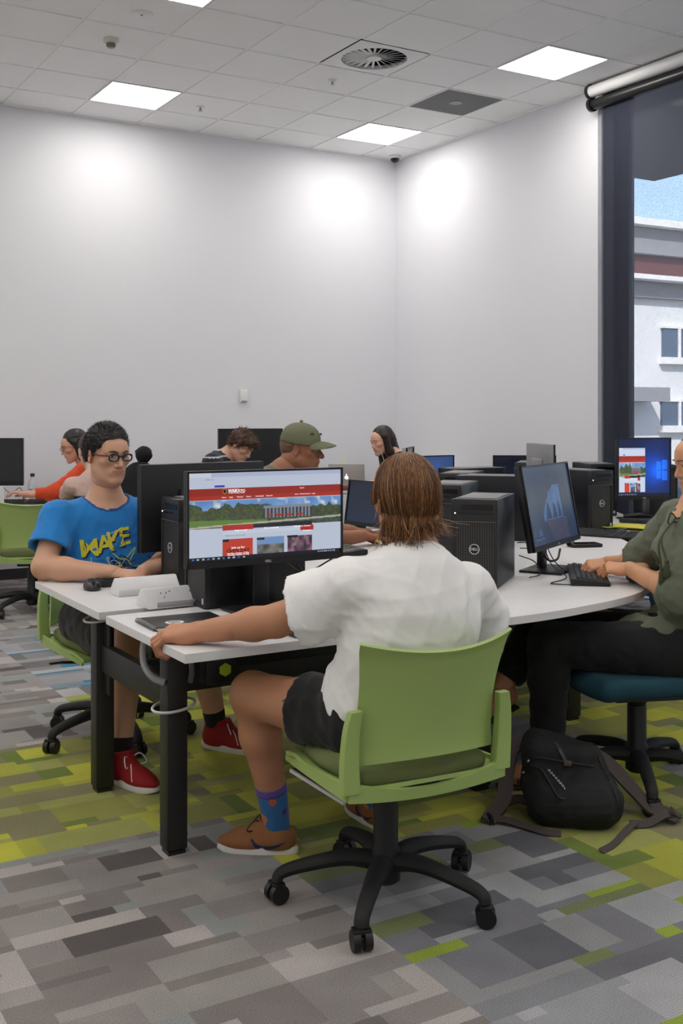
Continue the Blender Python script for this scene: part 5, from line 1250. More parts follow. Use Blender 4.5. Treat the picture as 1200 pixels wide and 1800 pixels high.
for i in range(9):
    m = MB(); a = rr.uniform(0, 2*PI); p = q+(a1_*math.cos(a)+a2_*math.sin(a))*.104; d = ax*.02+rr.normal(size=3)*.010-V(0, 0, .006); m.tube([p-ax*.004, p+d*.6, p+d+rr.normal(size=3)*.004], .0013, 5, 3); m.go('frayed_thread', mat('thread_black', (20, 20, 24), .9), pw, True)

# ---------------------------------------------------------------- sitter in the blue t-shirt
f2 = -N1
Jb = dict(pelvis=(-1.0, 4.70, .53), chest=(-1.02, 4.71, .885), neck=(-1.015, 4.69, 1.05), head=(-1.000, 4.66, 1.228), shR=(-1.195, 4.60, .965), shL=(-.845, 4.815, .965),
          elR=(-1.225, 4.475, .775), wrR=(-.925, 4.40, .762), elL=(-.72, 4.62, .79), wrL=(-.80, 4.40, .765),
          hipR=(-1.09, 4.66, .525), knR=(-.84, 4.25, .51), anR=(-.845, 4.16, .10), hipL=(-.91, 4.75, .525), knL=(-.60, 4.50, .50), anL=(-.525, 4.58, .10), cut=(.78,))
def bc_(v, J, Hc):
    c = np.tile(C3(34, 128, 204), (len(v), 1)); mid = (J['shL']+J['shR'])/2; A = J['neck']*.7+mid*.3; B = J['neck']+(J['head']-J['neck'])*.8; ab = B-A
    t = np.clip((v-A) @ ab/ab.dot(ab), 0, 1); d = np.linalg.norm(v-A-t[:, None]*ab, axis=1)-.094*1.12*(.84+.26*t); c[d < .011] = C3(28, 74, 140); return c
pb, Hb, Jb = person('person with black glasses and short black hair, typing in a bright blue t-shirt', (-1.0, 4.70, 0), Jb, 1.12, skin=(208, 160, 132), sleeve=.62, legs='shorts', leg_col=(16, 17, 21),
    face=(.68, -.72, -.10), shirt_cols=bc_, shirt_h=.006, wr=(.0014, 34), slr=(.066, .080), h=.008, hR=dict(f=(.88, -.12, -.10), u=(-.1, -.35, 1), curls=[(.30, .45, .3)]*4, thumb=(.45, .3), s=.92), hL=dict(f=(-.2, -.95, -.1), curls=[(.3, .45, .3)]*4),
    hem=.44, neckcut=.094, hs=1.03, head_kw=dict(nose=1.05, jaw=1.0, narrow=1.06))
def bb(F, E, K):
    E((0, -.016, .050), (.084, .096, .088), 0); E((0, -.05, .0), (.078, .066, .07), .03)
    for q in (-1, 1): K((q*.072, -.002, .04), (q*.0745, .012, .002), .008, .004, .010)
    E((0, .088, .006), (.064, .060, .056), .006, 'sub'); E((0, .110, .05), (.05, .03, .03), .01, 'sub'); E((0, .0, -.06), (.11, .11, .052), .006, 'sub')
    for q in (-1, 1): E((q*.084, -.010, -.018), (.022, .024, .034), .004, 'sub')
hv = hair_cap(Jb['head'], Hb, 1.03, pb, (16, 14, 14), bb, None, .0012, 260)
fuzz(hv[0], hv[1], Jb['head'], Hb, 1.03, pb, (18, 15, 14), 9000, .011, 3, .25, w_=.0007)
brows(Jb['head'], Hb, 1.03, pb, (30, 22, 20), .0048, .001); glasses(pb, Jb['head'], Hb, 1.03, arm=(96, 30, 24), w_=.0215, hh=.0135, th=.0032)
# lettering and scribbles on the chest, laid on the cloth
so = [o for o in pb.children if o.name.startswith('shirt')][0]
vb = np.array([(WM[so] @ v.co)[:] for v in so.data.vertices]); bt = BVHTree.FromPolygons([tuple(a) for a in vb], [tuple(p.vertices) for p in so.data.polygons])
ff = unit(V(.40, -.92, 0)); rt_ = V(ff[1]*-1, ff[0], 0); rt_ = V(.92, .40, 0)
oc = pz(206, 962, 4.5)
def lay(x, z, off=.0016):
    o = oc+rt_*x+V(0, 0, z); hit = bt.ray_cast(Vector(tuple(o+ff*.35)), Vector(tuple(-ff)))
    return np.array(hit[0])+ff*off if hit[0] else None
def lettering(s, size, x0, z0, ang, m, off, name, bold=.004, jit=0):
    vv, ff_ = text_geo(s, size, 'CENTER', bold); c_, s__ = math.cos(ang), math.sin(ang); vs = []; 
    for p in vv:
        q = lay(x0+p[0]*c_-p[1]*s__, z0+p[0]*s__+p[1]*c_, off); vs.append(q if q is not None else oc)
    mesh(name, vs, ff_, m, so, True, smooth=False, fix=False)
M_yel = mat('print_yellow', (212, 206, 52), .8); M_nv = mat('print_navy', (26, 40, 92), .8); M_pw = mat('print_white', (200, 214, 220), .8)
for i, (ch, x_, z_, a_) in enumerate((('M', -.094, -.014, .10), ('A', -.032, .002, .16), ('K', .010, .018, .2), ('E', .052, .030, .12))):
    lettering(ch, .100, x_+.006, z_-.006, a_, M_nv, .0012, 'print_shadow', .0025); lettering(ch, .100, x_, z_, a_, M_yel, .0022, 'print_lettering', .0022)
rr = np.random.RandomState(4)
def scrib(pts, r, m, name='print_scribble'):
    P = []
    for x, z in spline([(a, 0, b) for a, b in pts], 6)[:, [0, 2]]:
        q = lay(x, z, .0012)
        if q is not None: P.append(q)
    if len(P) > 2: MB().tube(P, r, 5).go(name, m, so, True)
for k in range(9):
    x = rr.uniform(-.04, .08); z = rr.uniform(-.10, -.045); scrib([(x, z), (x+rr.normal(0, .02), z+rr.normal(0, .02)), (x+rr.normal(0, .03), z-.02), (x+rr.normal(0, .03), z-rr.uniform(0, .04))], .0016, [M_nv, M_pw, M_nv, M_yel][k % 4])
scrib([(-.088, -.05), (-.087, -.09), (-.084, -.13)], .0022, M_yel); scrib([(-.03, .04), (.0, .05), (.045, .072)], .0012, M_pw); scrib([(-.02, -.05), (-.01, -.09), (-.012, -.12)], .0014, M_pw)
scrib([(.0, -.035), (.03, -.06), (.06, -.065), (.08, -.09)], .002, M_yel); scrib([(.02, .05), (.05, .045), (.08, .047)], .0018, M_nv)
for (x, z) in ((-.0, -.07), (.03, -.085), (.055, -.10), (.02, -.11)): lettering('N', .04, x, z, rr.normal(0, .3), M_nv, .0010, 'print_shadow', .002)
for S, yw, pit in (('R', rad(-42), 0), ('L', rad(-25), 0)):
    shoe(pb, Jb['an'+S]*V(1, 1, 0)+V(math.cos(yw), math.sin(yw), 0)*.02, yw, .95, 'red'); a = Jb['an'+S]
    sock(pb, a-V(0, 0, .02), a+(Jb['kn'+S]-a)*.17, .0425, .047, lambda v, tt: np.tile(C3(20, 20, 22), (len(v), 1)))
# ---------------------------------------------------------------- woman in the green blouse
Jg = dict(pelvis=(1.30, 4.13, .54), chest=(1.345, 4.12, .90), neck=(1.35, 4.12, 1.065), head=(1.352, 4.09, 1.225), shR=(1.33, 4.29, .985), shL=(1.36, 3.95, .975),
          elR=(1.225, 4.47, .785), wrR=(1.125, 4.60, .775), elL=(1.245, 3.98, .735), wrL=(1.155, 4.36, .785), hipR=(1.24, 4.21, .53), knR=(.80, 4.27, .60), anR=(.62, 4.20, .36),
          hipL=(1.25, 4.02, .53), knL=(.78, 4.08, .545), anL=(.775, 4.10, .12))
def gs(F, k, J, Hc, Hp):
    F.cap(J['shL'], J['elL']+V(0, 0, .01), .07*k, .085*k, .04); F.cap(J['shR'], J['elR'], .07*k, .08*k, .04)
    F.ell(J['pelvis']+V(-.10, -.03, .055), V(.15, .14, .065), None, .05); F.ell(J['pelvis']+V(-.19, -.04, .05), V(.08, .10, .035), None, .03); F.ell(J['chest']+V(-.075, 0, -.03), V(.09, .13, .09), None, .06)
pg, Hg, Jg = person('person in a sage green blouse and black trousers, typing at the right edge', (1.30, 4.13, 0), Jg, 1.06, skin=(214, 158, 118), sleeve=1.12, shirt=(98, 104, 86), leg_col=(8, 8, 11), face=(-.93, -.05, -.22),
    extra_shirt=gs, shirt_h=.007, wr=(.0022, 34), slr=(.062, .080), h=.008, hs=1.0, hR=dict(f=(-.96, -.25, -.12), u=(.1, -.5, 1), curls=[(.7, .7, .4), (.75, .7, .4), (.8, .7, .4), (.85, .7, .4)], thumb=(.5, .3), s=.92),
    hL=dict(f=(-.86, .42, -.02), u=(-.1, -.45, 1), curls=[(.62, .75, .45), (.66, .8, .45), (.72, .8, .45), (.8, .8, .4)], thumb=(.5, .4), s=.95), hem=.50, neckcut=.085, head_kw=dict(narrow=.97, jaw=.93, nose=.9))
def long_hair(F, E, K):
    E((0, -.024, .045), (.079, .094, .084), 0); E((0, -.06, -.0), (.076, .062, .09), .03)
    for q in (-1, 1): K((q*.068, -.005, .04), (q*.072, .005, -.10), .030, .030, .02); K((q*.070, -.02, -.10), (q*.076, .01, -.28), .034, .022, .02)
    K((0, -.07, -.02), (0, -.09, -.25), .068, .065, .03); E((0, .098, -.015), (.055, .065, .085), .008, 'sub')
def tied_hair(F, E, K):
    E((0, -.022, .044), (.078, .093, .084), 0); E((0, -.06, .0), (.074, .060, .07), .03); E((0, -.11, .0), (.035, .035, .035), .02); E((0, .096, -.020), (.060, .062, .074), .008, 'sub'); E((0, .0, -.065), (.11, .11, .052), .006, 'sub')
hair_cap(Jg['head'], Hg, 1.0, pg, (92, 66, 46), tied_hair, (120, 88, 60), .0010, 160); brows(Jg['head'], Hg, 1.0, pg, (80, 56, 40), .0028)
# tassels and tie cord of the blouse
m = MB(); c0 = Jg['chest']+V(-.165, -.11, .0)
for q, (dx, dz) in enumerate(((.0, 0), (.012, .03))):
    p0 = Jg['neck']+V(-.10, -.045, -.05); p2 = V(1.165, 3.96, .84)+V(dx, -.02*q, dz)
    m.tube([p0, p0*.5+p2*.5+V(-.045, -.035, .01), p2], .0035, 8, 6); m.sph(p2, .009, 10); m.lathe([(.006, 0), (.011, -.008), (.013, -.04), (.010, -.052)], p2-V(0, 0, .004), 14)
m.tube([Jg['neck']+V(-.10, -.045, -.05)+V(a*.02, -.01, b*.02) for a, b in ((0, 0), (-1, 1), (-1.5, -1), (0, -.6), (1.2, -1.5), (1, 0), (0, 0))], .0032, 8, 5)
m.go('tassels', mat('tassel_green', (74, 78, 58), .9, bump=.8, bscale=900), pg, True)
m = MB(); rc = Jg['wrL']+unit(V(-.86, .42, -.02))*.105+V(.0, -.015, .004); m.tube([rc+V(.0, math.cos(a)*.011, math.sin(a)*.011) for a in np.linspace(0, 2*PI, 16)], .0018, 6); m.go('ring', mat('gold', (220, 180, 90), .2, 1), pg, True)
# sandals
for S, yw in (('L', rad(186)), ('R', rad(200))):
    a = Jg['an'+S]; z = a[2]-.10; d = V(math.cos(yw), math.sin(yw), 0 if S == 'L' else -.35)
    F = Field(a-V(.3, .15, .3), a+V(.1, .15, .1), .006); F.cap(a, a-V(0, 0, .05), .034, .036, 0).cap(a-V(0, 0, .05)-d*.03, a-V(0, 0, .072)+d*.10, .036, .030, .03).cap(a-V(0, 0, .072)+d*.10, a-V(0, 0, .080)+d*.17, .034, .020, .03)
    v, f = F.net(); soft('foot', (v, f), M_skin, pg, True, np.tile(C3(190, 132, 96), (len(v), 1)))
    MB().tube([a-V(0, 0, .108)-d*.06, a-V(0, 0, .110)+d*.05, a-V(0, 0, .112)+d*.19], [.03, .040, .034], 14, 5, .25).go('sandal_sole', mat('sandal', (52, 44, 40), .7), pg, True)
    sd = V(-d[1], d[0], 0)
    for k in (.03, .12): MB().tube([a+d*k-sd*.040-V(0, 0, .095), a+d*k-sd*.02-V(0, 0, .035+.25*k), a+d*k+sd*.02-V(0, 0, .035+.25*k), a+d*k+sd*.040-V(0, 0, .095)], .006, 8, 5).go('sandal_strap', mat('sandal', (52, 44, 40), .7), pg, True)

# ---------------------------------------------------------------- person in navy beyond her
Jn = dict(pelvis=(2.12, 5.75, .53), chest=(2.10, 5.78, .90), neck=(2.09, 5.80, 1.06), head=(2.13, 5.84, 1.22), shL=(1.89, 5.68, .98), shR=(2.27, 5.93, .98), elL=(1.72, 5.72, .755), wrL=(1.82, 5.96, .76), elR=(2.24, 6.15, .76), wrR=(2.03, 6.12, .77),
          hipL=(2.02, 5.70, .52), knL=(1.80, 6.10, .52), anL=(1.82, 6.15, .10), hipR=(2.20, 5.82, .52), knR=(2.02, 6.25, .52), anR=(2.0, 6.3, .10))
pn, Hn, _ = person('person in a navy long sleeved top and blue jeans, behind the woman in green', (2.12, 5.75, 0), Jn, 1.0, skin=(205, 158, 128), sleeve=1.9, shirt=(24, 32, 54), leg_col=(30, 72, 100), face=(-.55, .83, -.1), shirt_h=.009, h=.011, hs=.98, hR=None, hL={})
hair_cap(Jn['head'] if isinstance(Jn['head'], np.ndarray) else V(*Jn['head']), Hn, .98, pn, (60, 42, 32), tied_hair, None, .001, 160, h=.006)
for S in 'LR': shoe(pn, V(*Jn['an'+S])*V(1, 1, 0), rad(120), .95, 'dark')

# ---------------------------------------------------------------- man in the cap
Jc = dict(pelvis=(-.36, 5.62, .53), chest=(-.365, 5.63, .93), neck=(-.300, 5.64, 1.115), head=(-.205, 5.66, 1.222), shR=(-.37, 5.42, 1.045), shL=(-.34, 5.85, 1.045), elR=(-.12, 5.44, .77), wrR=(.115, 5.66, .772), elL=(-.10, 5.92, .775), wrL=(.06, 5.98, .765),
          hipR=(-.30, 5.53, .52), knR=(.12, 5.56, .52), anR=(.14, 5.56, .10), hipL=(-.30, 5.72, .52), knL=(.12, 5.80, .52), anL=(.15, 5.8, .10))
pc, Hc_, Jc = person('person in an olive green cap and grey green t-shirt, seen in profile', (-.36, 5.62, 0), Jc, 1.1, skin=(150, 98, 70), sleeve=.6, shirt=(100, 106, 98), leg_col=(40, 42, 50), face=(.97, -.22, -.06), shirt_h=.008, h=.010, hs=1.02,
    chest_r=(.18, .13, .16), belly_r=(.17, .14), hR=dict(f=(.85, .45, -.1), curls=[(.35, .5, .3)]*4), hL={}, head_kw=dict(nose=1.3, jaw=1.18, narrow=1.05), neckcut=.085)
hs = 1.02; hd = Jc['head']
def crop(F, E, K):
    E((0, -.022, .040), (.076, .092, .080), 0); E((0, -.05, .0), (.072, .060, .055), .03); E((0, .085, .02), (.07, .060, .09), .006, 'sub'); E((0, .0, -.058), (.11, .12, .045), .006, 'sub')
hair_cap(hd, Hc_, hs, pc, (104, 72, 56), crop, None, .0008, 200, h=.005); brows(hd, Hc_, hs, pc, (30, 22, 20), .0032)
F = Field(hd-V(.22, .22, .1), hd+V(.28, .22, .22), .005); Lc = lambda x, y, z: hd+hs*(Hc_ @ V(x, y, z))
F.ell(Lc(0, -.012, .048), V(.090, .106, .092)*hs, Hc_, 0); F.cut(Lc(0, 0, .028), Hc_ @ V(0, -.10, -1)); F.ell(Lc(0, -.01, .02), V(.080, .094, .07)*hs, Hc_, .004, 'sub')
F.wrinkle(.0008, 60, 2); v, f = F.net(); cap_ = soft('cap', (v, f), mat('cap_olive', (112, 114, 90), .95, bump=.4, bscale=900), pc, True)
def brim(a, b): x = (2*a-1)*.078; e = 1-(2*a-1)**2; y = .060+.018*e+b*(.095*(e**.45)+.004); z = .045-.010*(1-e)*2.0+.008*b-.022*b*b-.006*(1-e); return Lc(x, y, z)
v, f = sheet(brim, 25, 12, .005); mesh('cap_brim', v, f, MATS['cap_olive'], cap_, True)
MB().sph(Lc(0, -.012, .142), .009*hs, 12).go('cap_button', MATS['cap_olive'], cap_, True)
m = MB().tube([Lc(.012, .090, .082), Lc(.002, .095, .088), Lc(-.004, .094, .080), Lc(-.014, .092, .086)], .003, 6, 4); m.go('cap_badge', mat('badge_dark', (30, 32, 28), .6), cap_, True); m = MB().tube([Lc(.060, .055, .078), Lc(.058, .062, .088), Lc(.050, .070, .080)], .003, 6, 4); m.go('cap_badge', mat('badge_dark', (30, 32, 28), .6), cap_, True)

# ---------------------------------------------------------------- boy in the striped shirt, bent forward
Js = dict(pelvis=(-1.12, 8.85, .53), chest=(-1.00, 8.78, .93), neck=(-.885, 8.74, 1.105), head=(-.800, 8.70, 1.155), shR=(-1.02, 8.55, 1.03), shL=(-.90, 8.95, 1.03), elR=(-.80, 8.45, .80), wrR=(-.60, 8.60, .77), elL=(-.72, 9.0, .78), wrL=(-.58, 8.85, .77))
def stripes(v, J, Hc):
    L = (v-J['chest']) @ Hc; z = L[:, 2]+.25*np.abs(L[:, 0])*0; w_ = (np.mod(z+.5, .046) < .010); return np.where(w_[:, None], C3(196, 196, 198), C3(38, 42, 56))
psb, Hs, Js = person('person in a navy and white striped shirt with brown hair, bent low over the desk', (-1.12, 8.85, 0), Js, 1.08, skin=(212, 164, 138), sleeve=.7, face=(.70, -.38, -.55), up=(.45, -.1, .8), shirt_cols=stripes, shirt_h=.007, h=.011, hs=1.04, hR={}, hL={})
def mop(F, E, K):
    E((0, -.020, .048), (.088, .100, .086), 0); E((0, -.06, .0), (.078, .058, .07), .03); E((0, .062, .072), (.070, .048, .040), .03)
    for q in (-1, 1): K((q*.078, .01, .05), (q*.080, .02, .005), .014, .010, .02)
    E((0, .098, -.025), (.062, .062, .075), .008, 'sub'); E((0, .0, -.070), (.11, .11, .052), .006, 'sub')
hv = hair_cap(Js['head'], Hs, 1.04, psb, (66, 42, 30), mop, (96, 64, 44), .0022, 120, h=.005); fuzz(hv[0], hv[1], Js['head'], Hs, 1.04, psb, (74, 48, 34), 3000, .03, 5, 0, w_=.0012, fwd=.6, down=.5)
brows(Js['head'], Hs, 1.04, psb, (50, 32, 24), .003)

# ---------------------------------------------------------------- woman with long dark hair at the laptop
Jl = dict(pelvis=(.62, 9.72, .53), chest=(.565, 9.72, .90), neck=(.50, 9.72, 1.075), head=(.405, 9.70, 1.175), shR=(.56, 9.90, 1.0), shL=(.58, 9.52, 1.0), elR=(.45, 9.98, .80), wrR=(.26, 9.9, .77), elL=(.45, 9.45, .80), wrL=(.27, 9.55, .79))
Jl = {k: V(*v)+V(-.05, -.05, 0) for k, v in Jl.items()}
pl, Hl, Jl = person('person with long straight dark hair and black top, looking down behind the silver laptop', (.57, 9.67, 0), Jl, 1.0, skin=(222, 172, 148), sleeve=1.5, shirt=(24, 24, 30), face=(-.80, -.52, -.28), shirt_h=.008, h=.011, hs=1.04, hR={}, hL={}, slim=.9, head_kw=dict(jaw=.92, narrow=.96, nose=.85))
hv = hair_cap(Jl['head'], Hl, 1.04, pl, (28, 20, 18), long_hair, (54, 36, 28), .0010, 160, h=.005, ext=.33); brows(Jl['head'], Hl, 1.04, pl, (40, 28, 24), .003)
m = MB().tube([Jl['head']+V(-.02, -.06, -.05), Jl['neck']+V(-.08, -.08, -.06), Jl['chest']+V(-.12, -.08, .02)], .003, 6, 6); m.go('earphone_cable', mat('white_cable', (205, 205, 205), .4), pl, True)

# ---------------------------------------------------------------- woman in orange, and the person seated in front of her
Jo = dict(pelvis=(-1.92, 8.72, .53), chest=(-2.00, 8.70, .89), neck=(-2.06, 8.68, 1.045), head=(-2.125, 8.66, 1.155), shR=(-1.98, 8.92, .975), shL=(-2.02, 8.50, .965), elR=(-2.2, 8.95, .80), wrR=(-2.42, 8.8, .79), elL=(-2.20, 8.36, .80), wrL=(-2.40, 8.30, .80))
po, Ho, Jo = person('person in an orange top with dark hair and glasses, leaning over the left desk', (-1.92, 8.72, 0), Jo, 1.0, skin=(206, 158, 134), sleeve=1.7, shirt=(204, 70, 34), face=(-.86, -.42, -.32), shirt_h=.008, h=.011, hs=1.04, hR={}, hL=dict(f=(-1, .1, .15), curls=[(.3, .5, .3)]*4), slim=.95, head_kw=dict(jaw=.95, narrow=.98), neckcut=.095)
def bob(F, E, K):
    E((0, -.022, .046), (.082, .096, .086), 0); E((0, -.058, -.01), (.080, .062, .085), .03)
    for q in (-1, 1): K((q*.074, .0, .03), (q*.078, .0, -.10), .020, .016, .02)
    E((0, .098, -.012), (.058, .066, .086), .008, 'sub')
hair_cap(Jo['head'], Ho, 1.04, po, (20, 18, 18), bob, (36, 30, 28), .0012, 150, h=.005); glasses(po, Jo['head'], Ho, 1.04, col=(90, 86, 84), w_=.019, hh=.015, th=.0015); brows(Jo['head'], Ho, 1.04, po, (22, 18, 18), .0028)
Jp = dict(pelvis=(-1.78, 7.85, .53), chest=(-1.76, 7.88, .88), neck=(-1.80, 7.93, 1.01), head=(-1.845, 7.98, 1.135), shL=(-1.95, 7.90, .885), shR=(-1.56, 7.95, .92), elL=(-2.05, 8.10, .80), wrL=(-2.10, 8.25, .79), elR=(-1.55, 8.2, .80), wrR=(-1.75, 8.3, .79))
pp, Hp_, Jp = person('person with dark brown hair facing away, in front of the woman in orange', (-1.78, 7.85, 0), Jp, 1.0, skin=(216, 178, 156), sleeve=.7, shirt=(206, 176, 166), face=(-.45, .80, -.35), shirt_h=.009, h=.011, hs=1.04, hR={}, hL={}, slim=.92)
hair_cap(Jp['head'], Hp_, 1.04, pp, (46, 30, 28), tied_hair, (62, 42, 36), .0012, 150, h=.005)
# chairs under the sitters further back
t0 = task_chair((-.42, 5.63, 0), rad(-90), 'dark task chair under the man in the olive cap', M_darkfab)
for (x, y, a, lab) in ((-1.22, 8.88, rad(-70), 'dark task chair under the sitter in the striped shirt'), (.66, 9.68, rad(90), 'dark task chair under the woman with long hair'), (-1.84, 8.80, rad(80), 'dark task chair under the woman in orange'),
                       (-1.62, 7.75, 0, 'dark task chair under the brown haired person facing away'), (2.16, 5.68, rad(30), 'dark task chair under the person in navy')): copy_thing(t0, (x, y, 0), a, lab).scale = (.93, .93, .90)
# ================================================================== things on and under the desks
M_key = mat('key_black', (30, 30, 33), .55); M_kb = mat('keyboard_body', (24, 24, 26), .5)
def keyboard(loc, rz, label, keycol=None):
    t = thing('keyboard', label, 'keyboard', loc, rz)
    W, Dp = .455, .155; m = MB()
    b = bmesh.new()
    P = [(-Dp/2, 0), (Dp/2, 0), (Dp/2, .026), (Dp/2-.03, .026), (-Dp/2+.006, .014), (-Dp/2, .009)]
    M = Matrix.Translation(Vector((-W/2, 0, .002))) @ Matrix.Rotation(PI/2, 4, 'Z') @ Matrix.Scale(-1, 4, (0, 1, 0))
    b.free(); m.prof([(p[0], p[1]) for p in P], Matrix.Translation(Vector((W/2, 0, .002))) @ Matrix.Rotation(PI/2, 4, 'Z'), W, .002); m.go('body', M_kb, t)
    k = MB(); x = -W/2+.012; rows = 6; sl = math.atan2(.012, Dp-.036)
    for r in range(rows):
        y = -Dp/2+.016+r*.0215; z = .017+.0125*r/5; xx = -W/2+.014
        while xx < W/2-.016:
            w_ = .0175
            if r == 0 and abs(xx+.09) < .012: w_ = .095
            if not (abs(xx-.068) < .006 or abs(xx-.132) < .006): k.box((xx+w_/2, y, z), (w_-.0025, .0185, .007), 0, .0018, sl, seg=1)
            xx += w_+.0015
    k.go('keycaps', keycol or M_key, t, smooth=False); return t
def mouse(loc, rz, label, col=(30, 30, 32)):
    t = thing('mouse', label, 'mouse', loc, rz)
    F = Field((-.045, -.07, -.005), (.045, .07, .05), .003); F.ell((0, 0, .008), (.033, .060, .030), k=0); F.ell((0, -.02, .014), (.030, .036, .026), k=.01); F.cut((0, 0, 0), (0, 0, -1), k=.002); F.box((0, .045, .034), (.0012, .03, .012), rnd=.0005, k=.001, op='sub')
    soft('shell', F.net(), mat('mouse_%d' % col[0], col, .35), t, False); MB().cyl((-.004, .034, .031), (.004, .034, .031), .009, n=16).go('wheel', M_black, t); return t
kb1 = px(246, 1022, TZ); keyboard(on(V(-.785, 4.47, 0)), PI+YAW, 'black keyboard under the hands of the blue t-shirt sitter')
mouse(on(px(162, 1036, TZ)), rad(200), 'black corded mouse on the far worktop beside the blue t-shirt sitter')
p0 = px(180, 1030, TZ)
def cable(name, label, pts, r=.0024, m=None, group=None):
    P = [V(*p) for p in pts]; v, f = tube(P, r, 7, 8); o = mesh(name, v, f, m or M_black, smooth=True, fix=True); return tag(o, label, 'cable', group)
cable('mouse_cable', 'thin black mouse cord running towards the white power box on the far worktop', [tuple(px(188, 1031, TZ)+V(0, 0, .006)), tuple(px(210, 1028, TZ)+V(0, 0, .004)), tuple(px(226, 1033, TZ)+V(0, 0, .004)), tuple(px(240, 1042, TZ)+V(0, 0, .004))], .0018)
keyboard(on(D(.60, .10)), YAW, 'black keyboard at the front edge of the near worktop, under an outstretched arm')
keyboard(on(V(1.03, 4.55, 0)), rad(80), 'black keyboard under the hands of the woman in the green blouse')
keyboard(on(px(1052, 944, TZ)+V(.03, .06, 0)), rad(-63)+PI*0+rad(28), 'black keyboard beside the phone, in front of the yellow magazine')
keyboard(on(px(611, 968, TZ)+V(-.06, .0, 0)), rad(-68), 'grey keyboard between the nearest monitor and the white t-shirt sitter', mat('key_grey', (96, 92, 90), .5))
mouse(on(px(652, 922, TZ)+V(.02, .05, 0)), rad(-60), 'dark mouse in front of the blank navy monitor, beside the brown hair')
mouse(on(px(1038, 928, TZ)), rad(-20), 'dark grey mouse resting behind the keyboard near the yellow magazine', (58, 58, 62))
# power boxes
def wedge(a, label, w_=.245, flip=False, rz=YAW):
    t = thing('power_box', label, 'power outlet', on(a), rz, 'white power boxes on the worktops')
    dp = .115; P = [(-.06, 0), (.055, 0), (.055, .024), (.018, .064), (-.002, .064)]
    if flip: P = [(-x, z) for x, z in P][::-1]
    MB().prof(P, Matrix.Translation(Vector((w_/2, 0, 0))) @ Matrix.Rotation(PI/2, 4, 'Z'), w_, .004).go('housing', mat('power_box_white', (222, 222, 224), .4), t)
    s = -1 if not flip else 1; nrm = unit(V(0, s*.078, .058)) ; cy, cz = s*.034, .044
    ax_ = V(1, 0, 0); upv = unit(V(0, -s*.058, .078))
    if True:
        m = MB()
        for x in (-.055, .055):
            for (a_, b_) in ((-.010, .006), (.010, .006), (0, -.010)):
                c = V(x+a_, cy, cz)+upv*b_+nrm*.0016; m.box(c, (.0022, .003, .008), 0, rx=math.atan2(upv[2], upv[1])-PI/2)
            m.sph(V(x+.024, cy, cz)+upv*.012+nrm*.001, .003, 8)
        m.go('sockets', mat('socket_grey', (120, 120, 124), .5), t, smooth=False)
    m = MB().box((0, s*.0605, .014), (w_*.72, .003, .018), bev=.001); m.go('front_recess', mat('recess_grey', (176, 177, 180), .5), t); return t
wedge(px(316, 1066, TZ)+N1*.05, 'white power box with two sockets on the near worktop behind the notebook')
wedge(px(276, 1050, TZ)+N1*.13, 'white power box on the far worktop, behind the one with two visible sockets', flip=True)
# notebook with spiral
nb = px(318, 1096, TZ); t = thing('notebook', 'black spiral notebook with a round white sticker on the near worktop', 'notebook', on(nb), YAW+rad(-2))
MB().box((.01, 0, .006), (.245, .185, .008), bev=.001).go('pages', mat('paper', (225, 224, 218), .8), t, smooth=False)
MB().box((.01, 0, .0115), (.255, .19, .003), bev=.001).box((.01, 0, .0015), (.255, .19, .003), bev=.001).go('cover', mat('cover_black', (20, 20, 21), .5), t)
m = MB()
for k in range(26):
    y = -.088+k*.007; m.tube([(-.118+.008*math.cos(a), y, .007+.008*math.sin(a)) for a in np.linspace(0, 2*PI, 12)], .0011, 5)
m.go('spiral', mat('steel', (150, 150, 150), .3, 1), t)
mb = MB(); mb.lathe([(.031, 0), (.031, .0008)], (0, 0, 0), 32); mb.v = [(p[0]*1.0-.035, p[1]*.85-.035, p[2]+.0132) for p in mb.v]; st = mb.go('sticker', mat('sticker_white', (232, 232, 232), .5), t, smooth=False)
m = MB()
for k in range(5): m.box((-.035, -.050+.008*k, .0143), (.040-.004*abs(k-2), .003, .0004))
m.go('sticker_print', mat('print_grey', (120, 120, 124), .6), st, smooth=False)
t = thing('folder', 'slim black folder with a white paper edge lying behind the notebook', 'folder', on(D(.42, .33)), YAW)
MB().box((0, 0, .004), (.30, .20, .007), bev=.001).go('cover', mat('cover_black', (20, 20, 21), .5), t); MB().box((-.05, .02, .0085), (.10, .012, .001)).box((-.02, .0, .0083), (.20, .006, .001)).go('paper_edge', mat('paper', (225, 224, 218), .8), t, smooth=False)
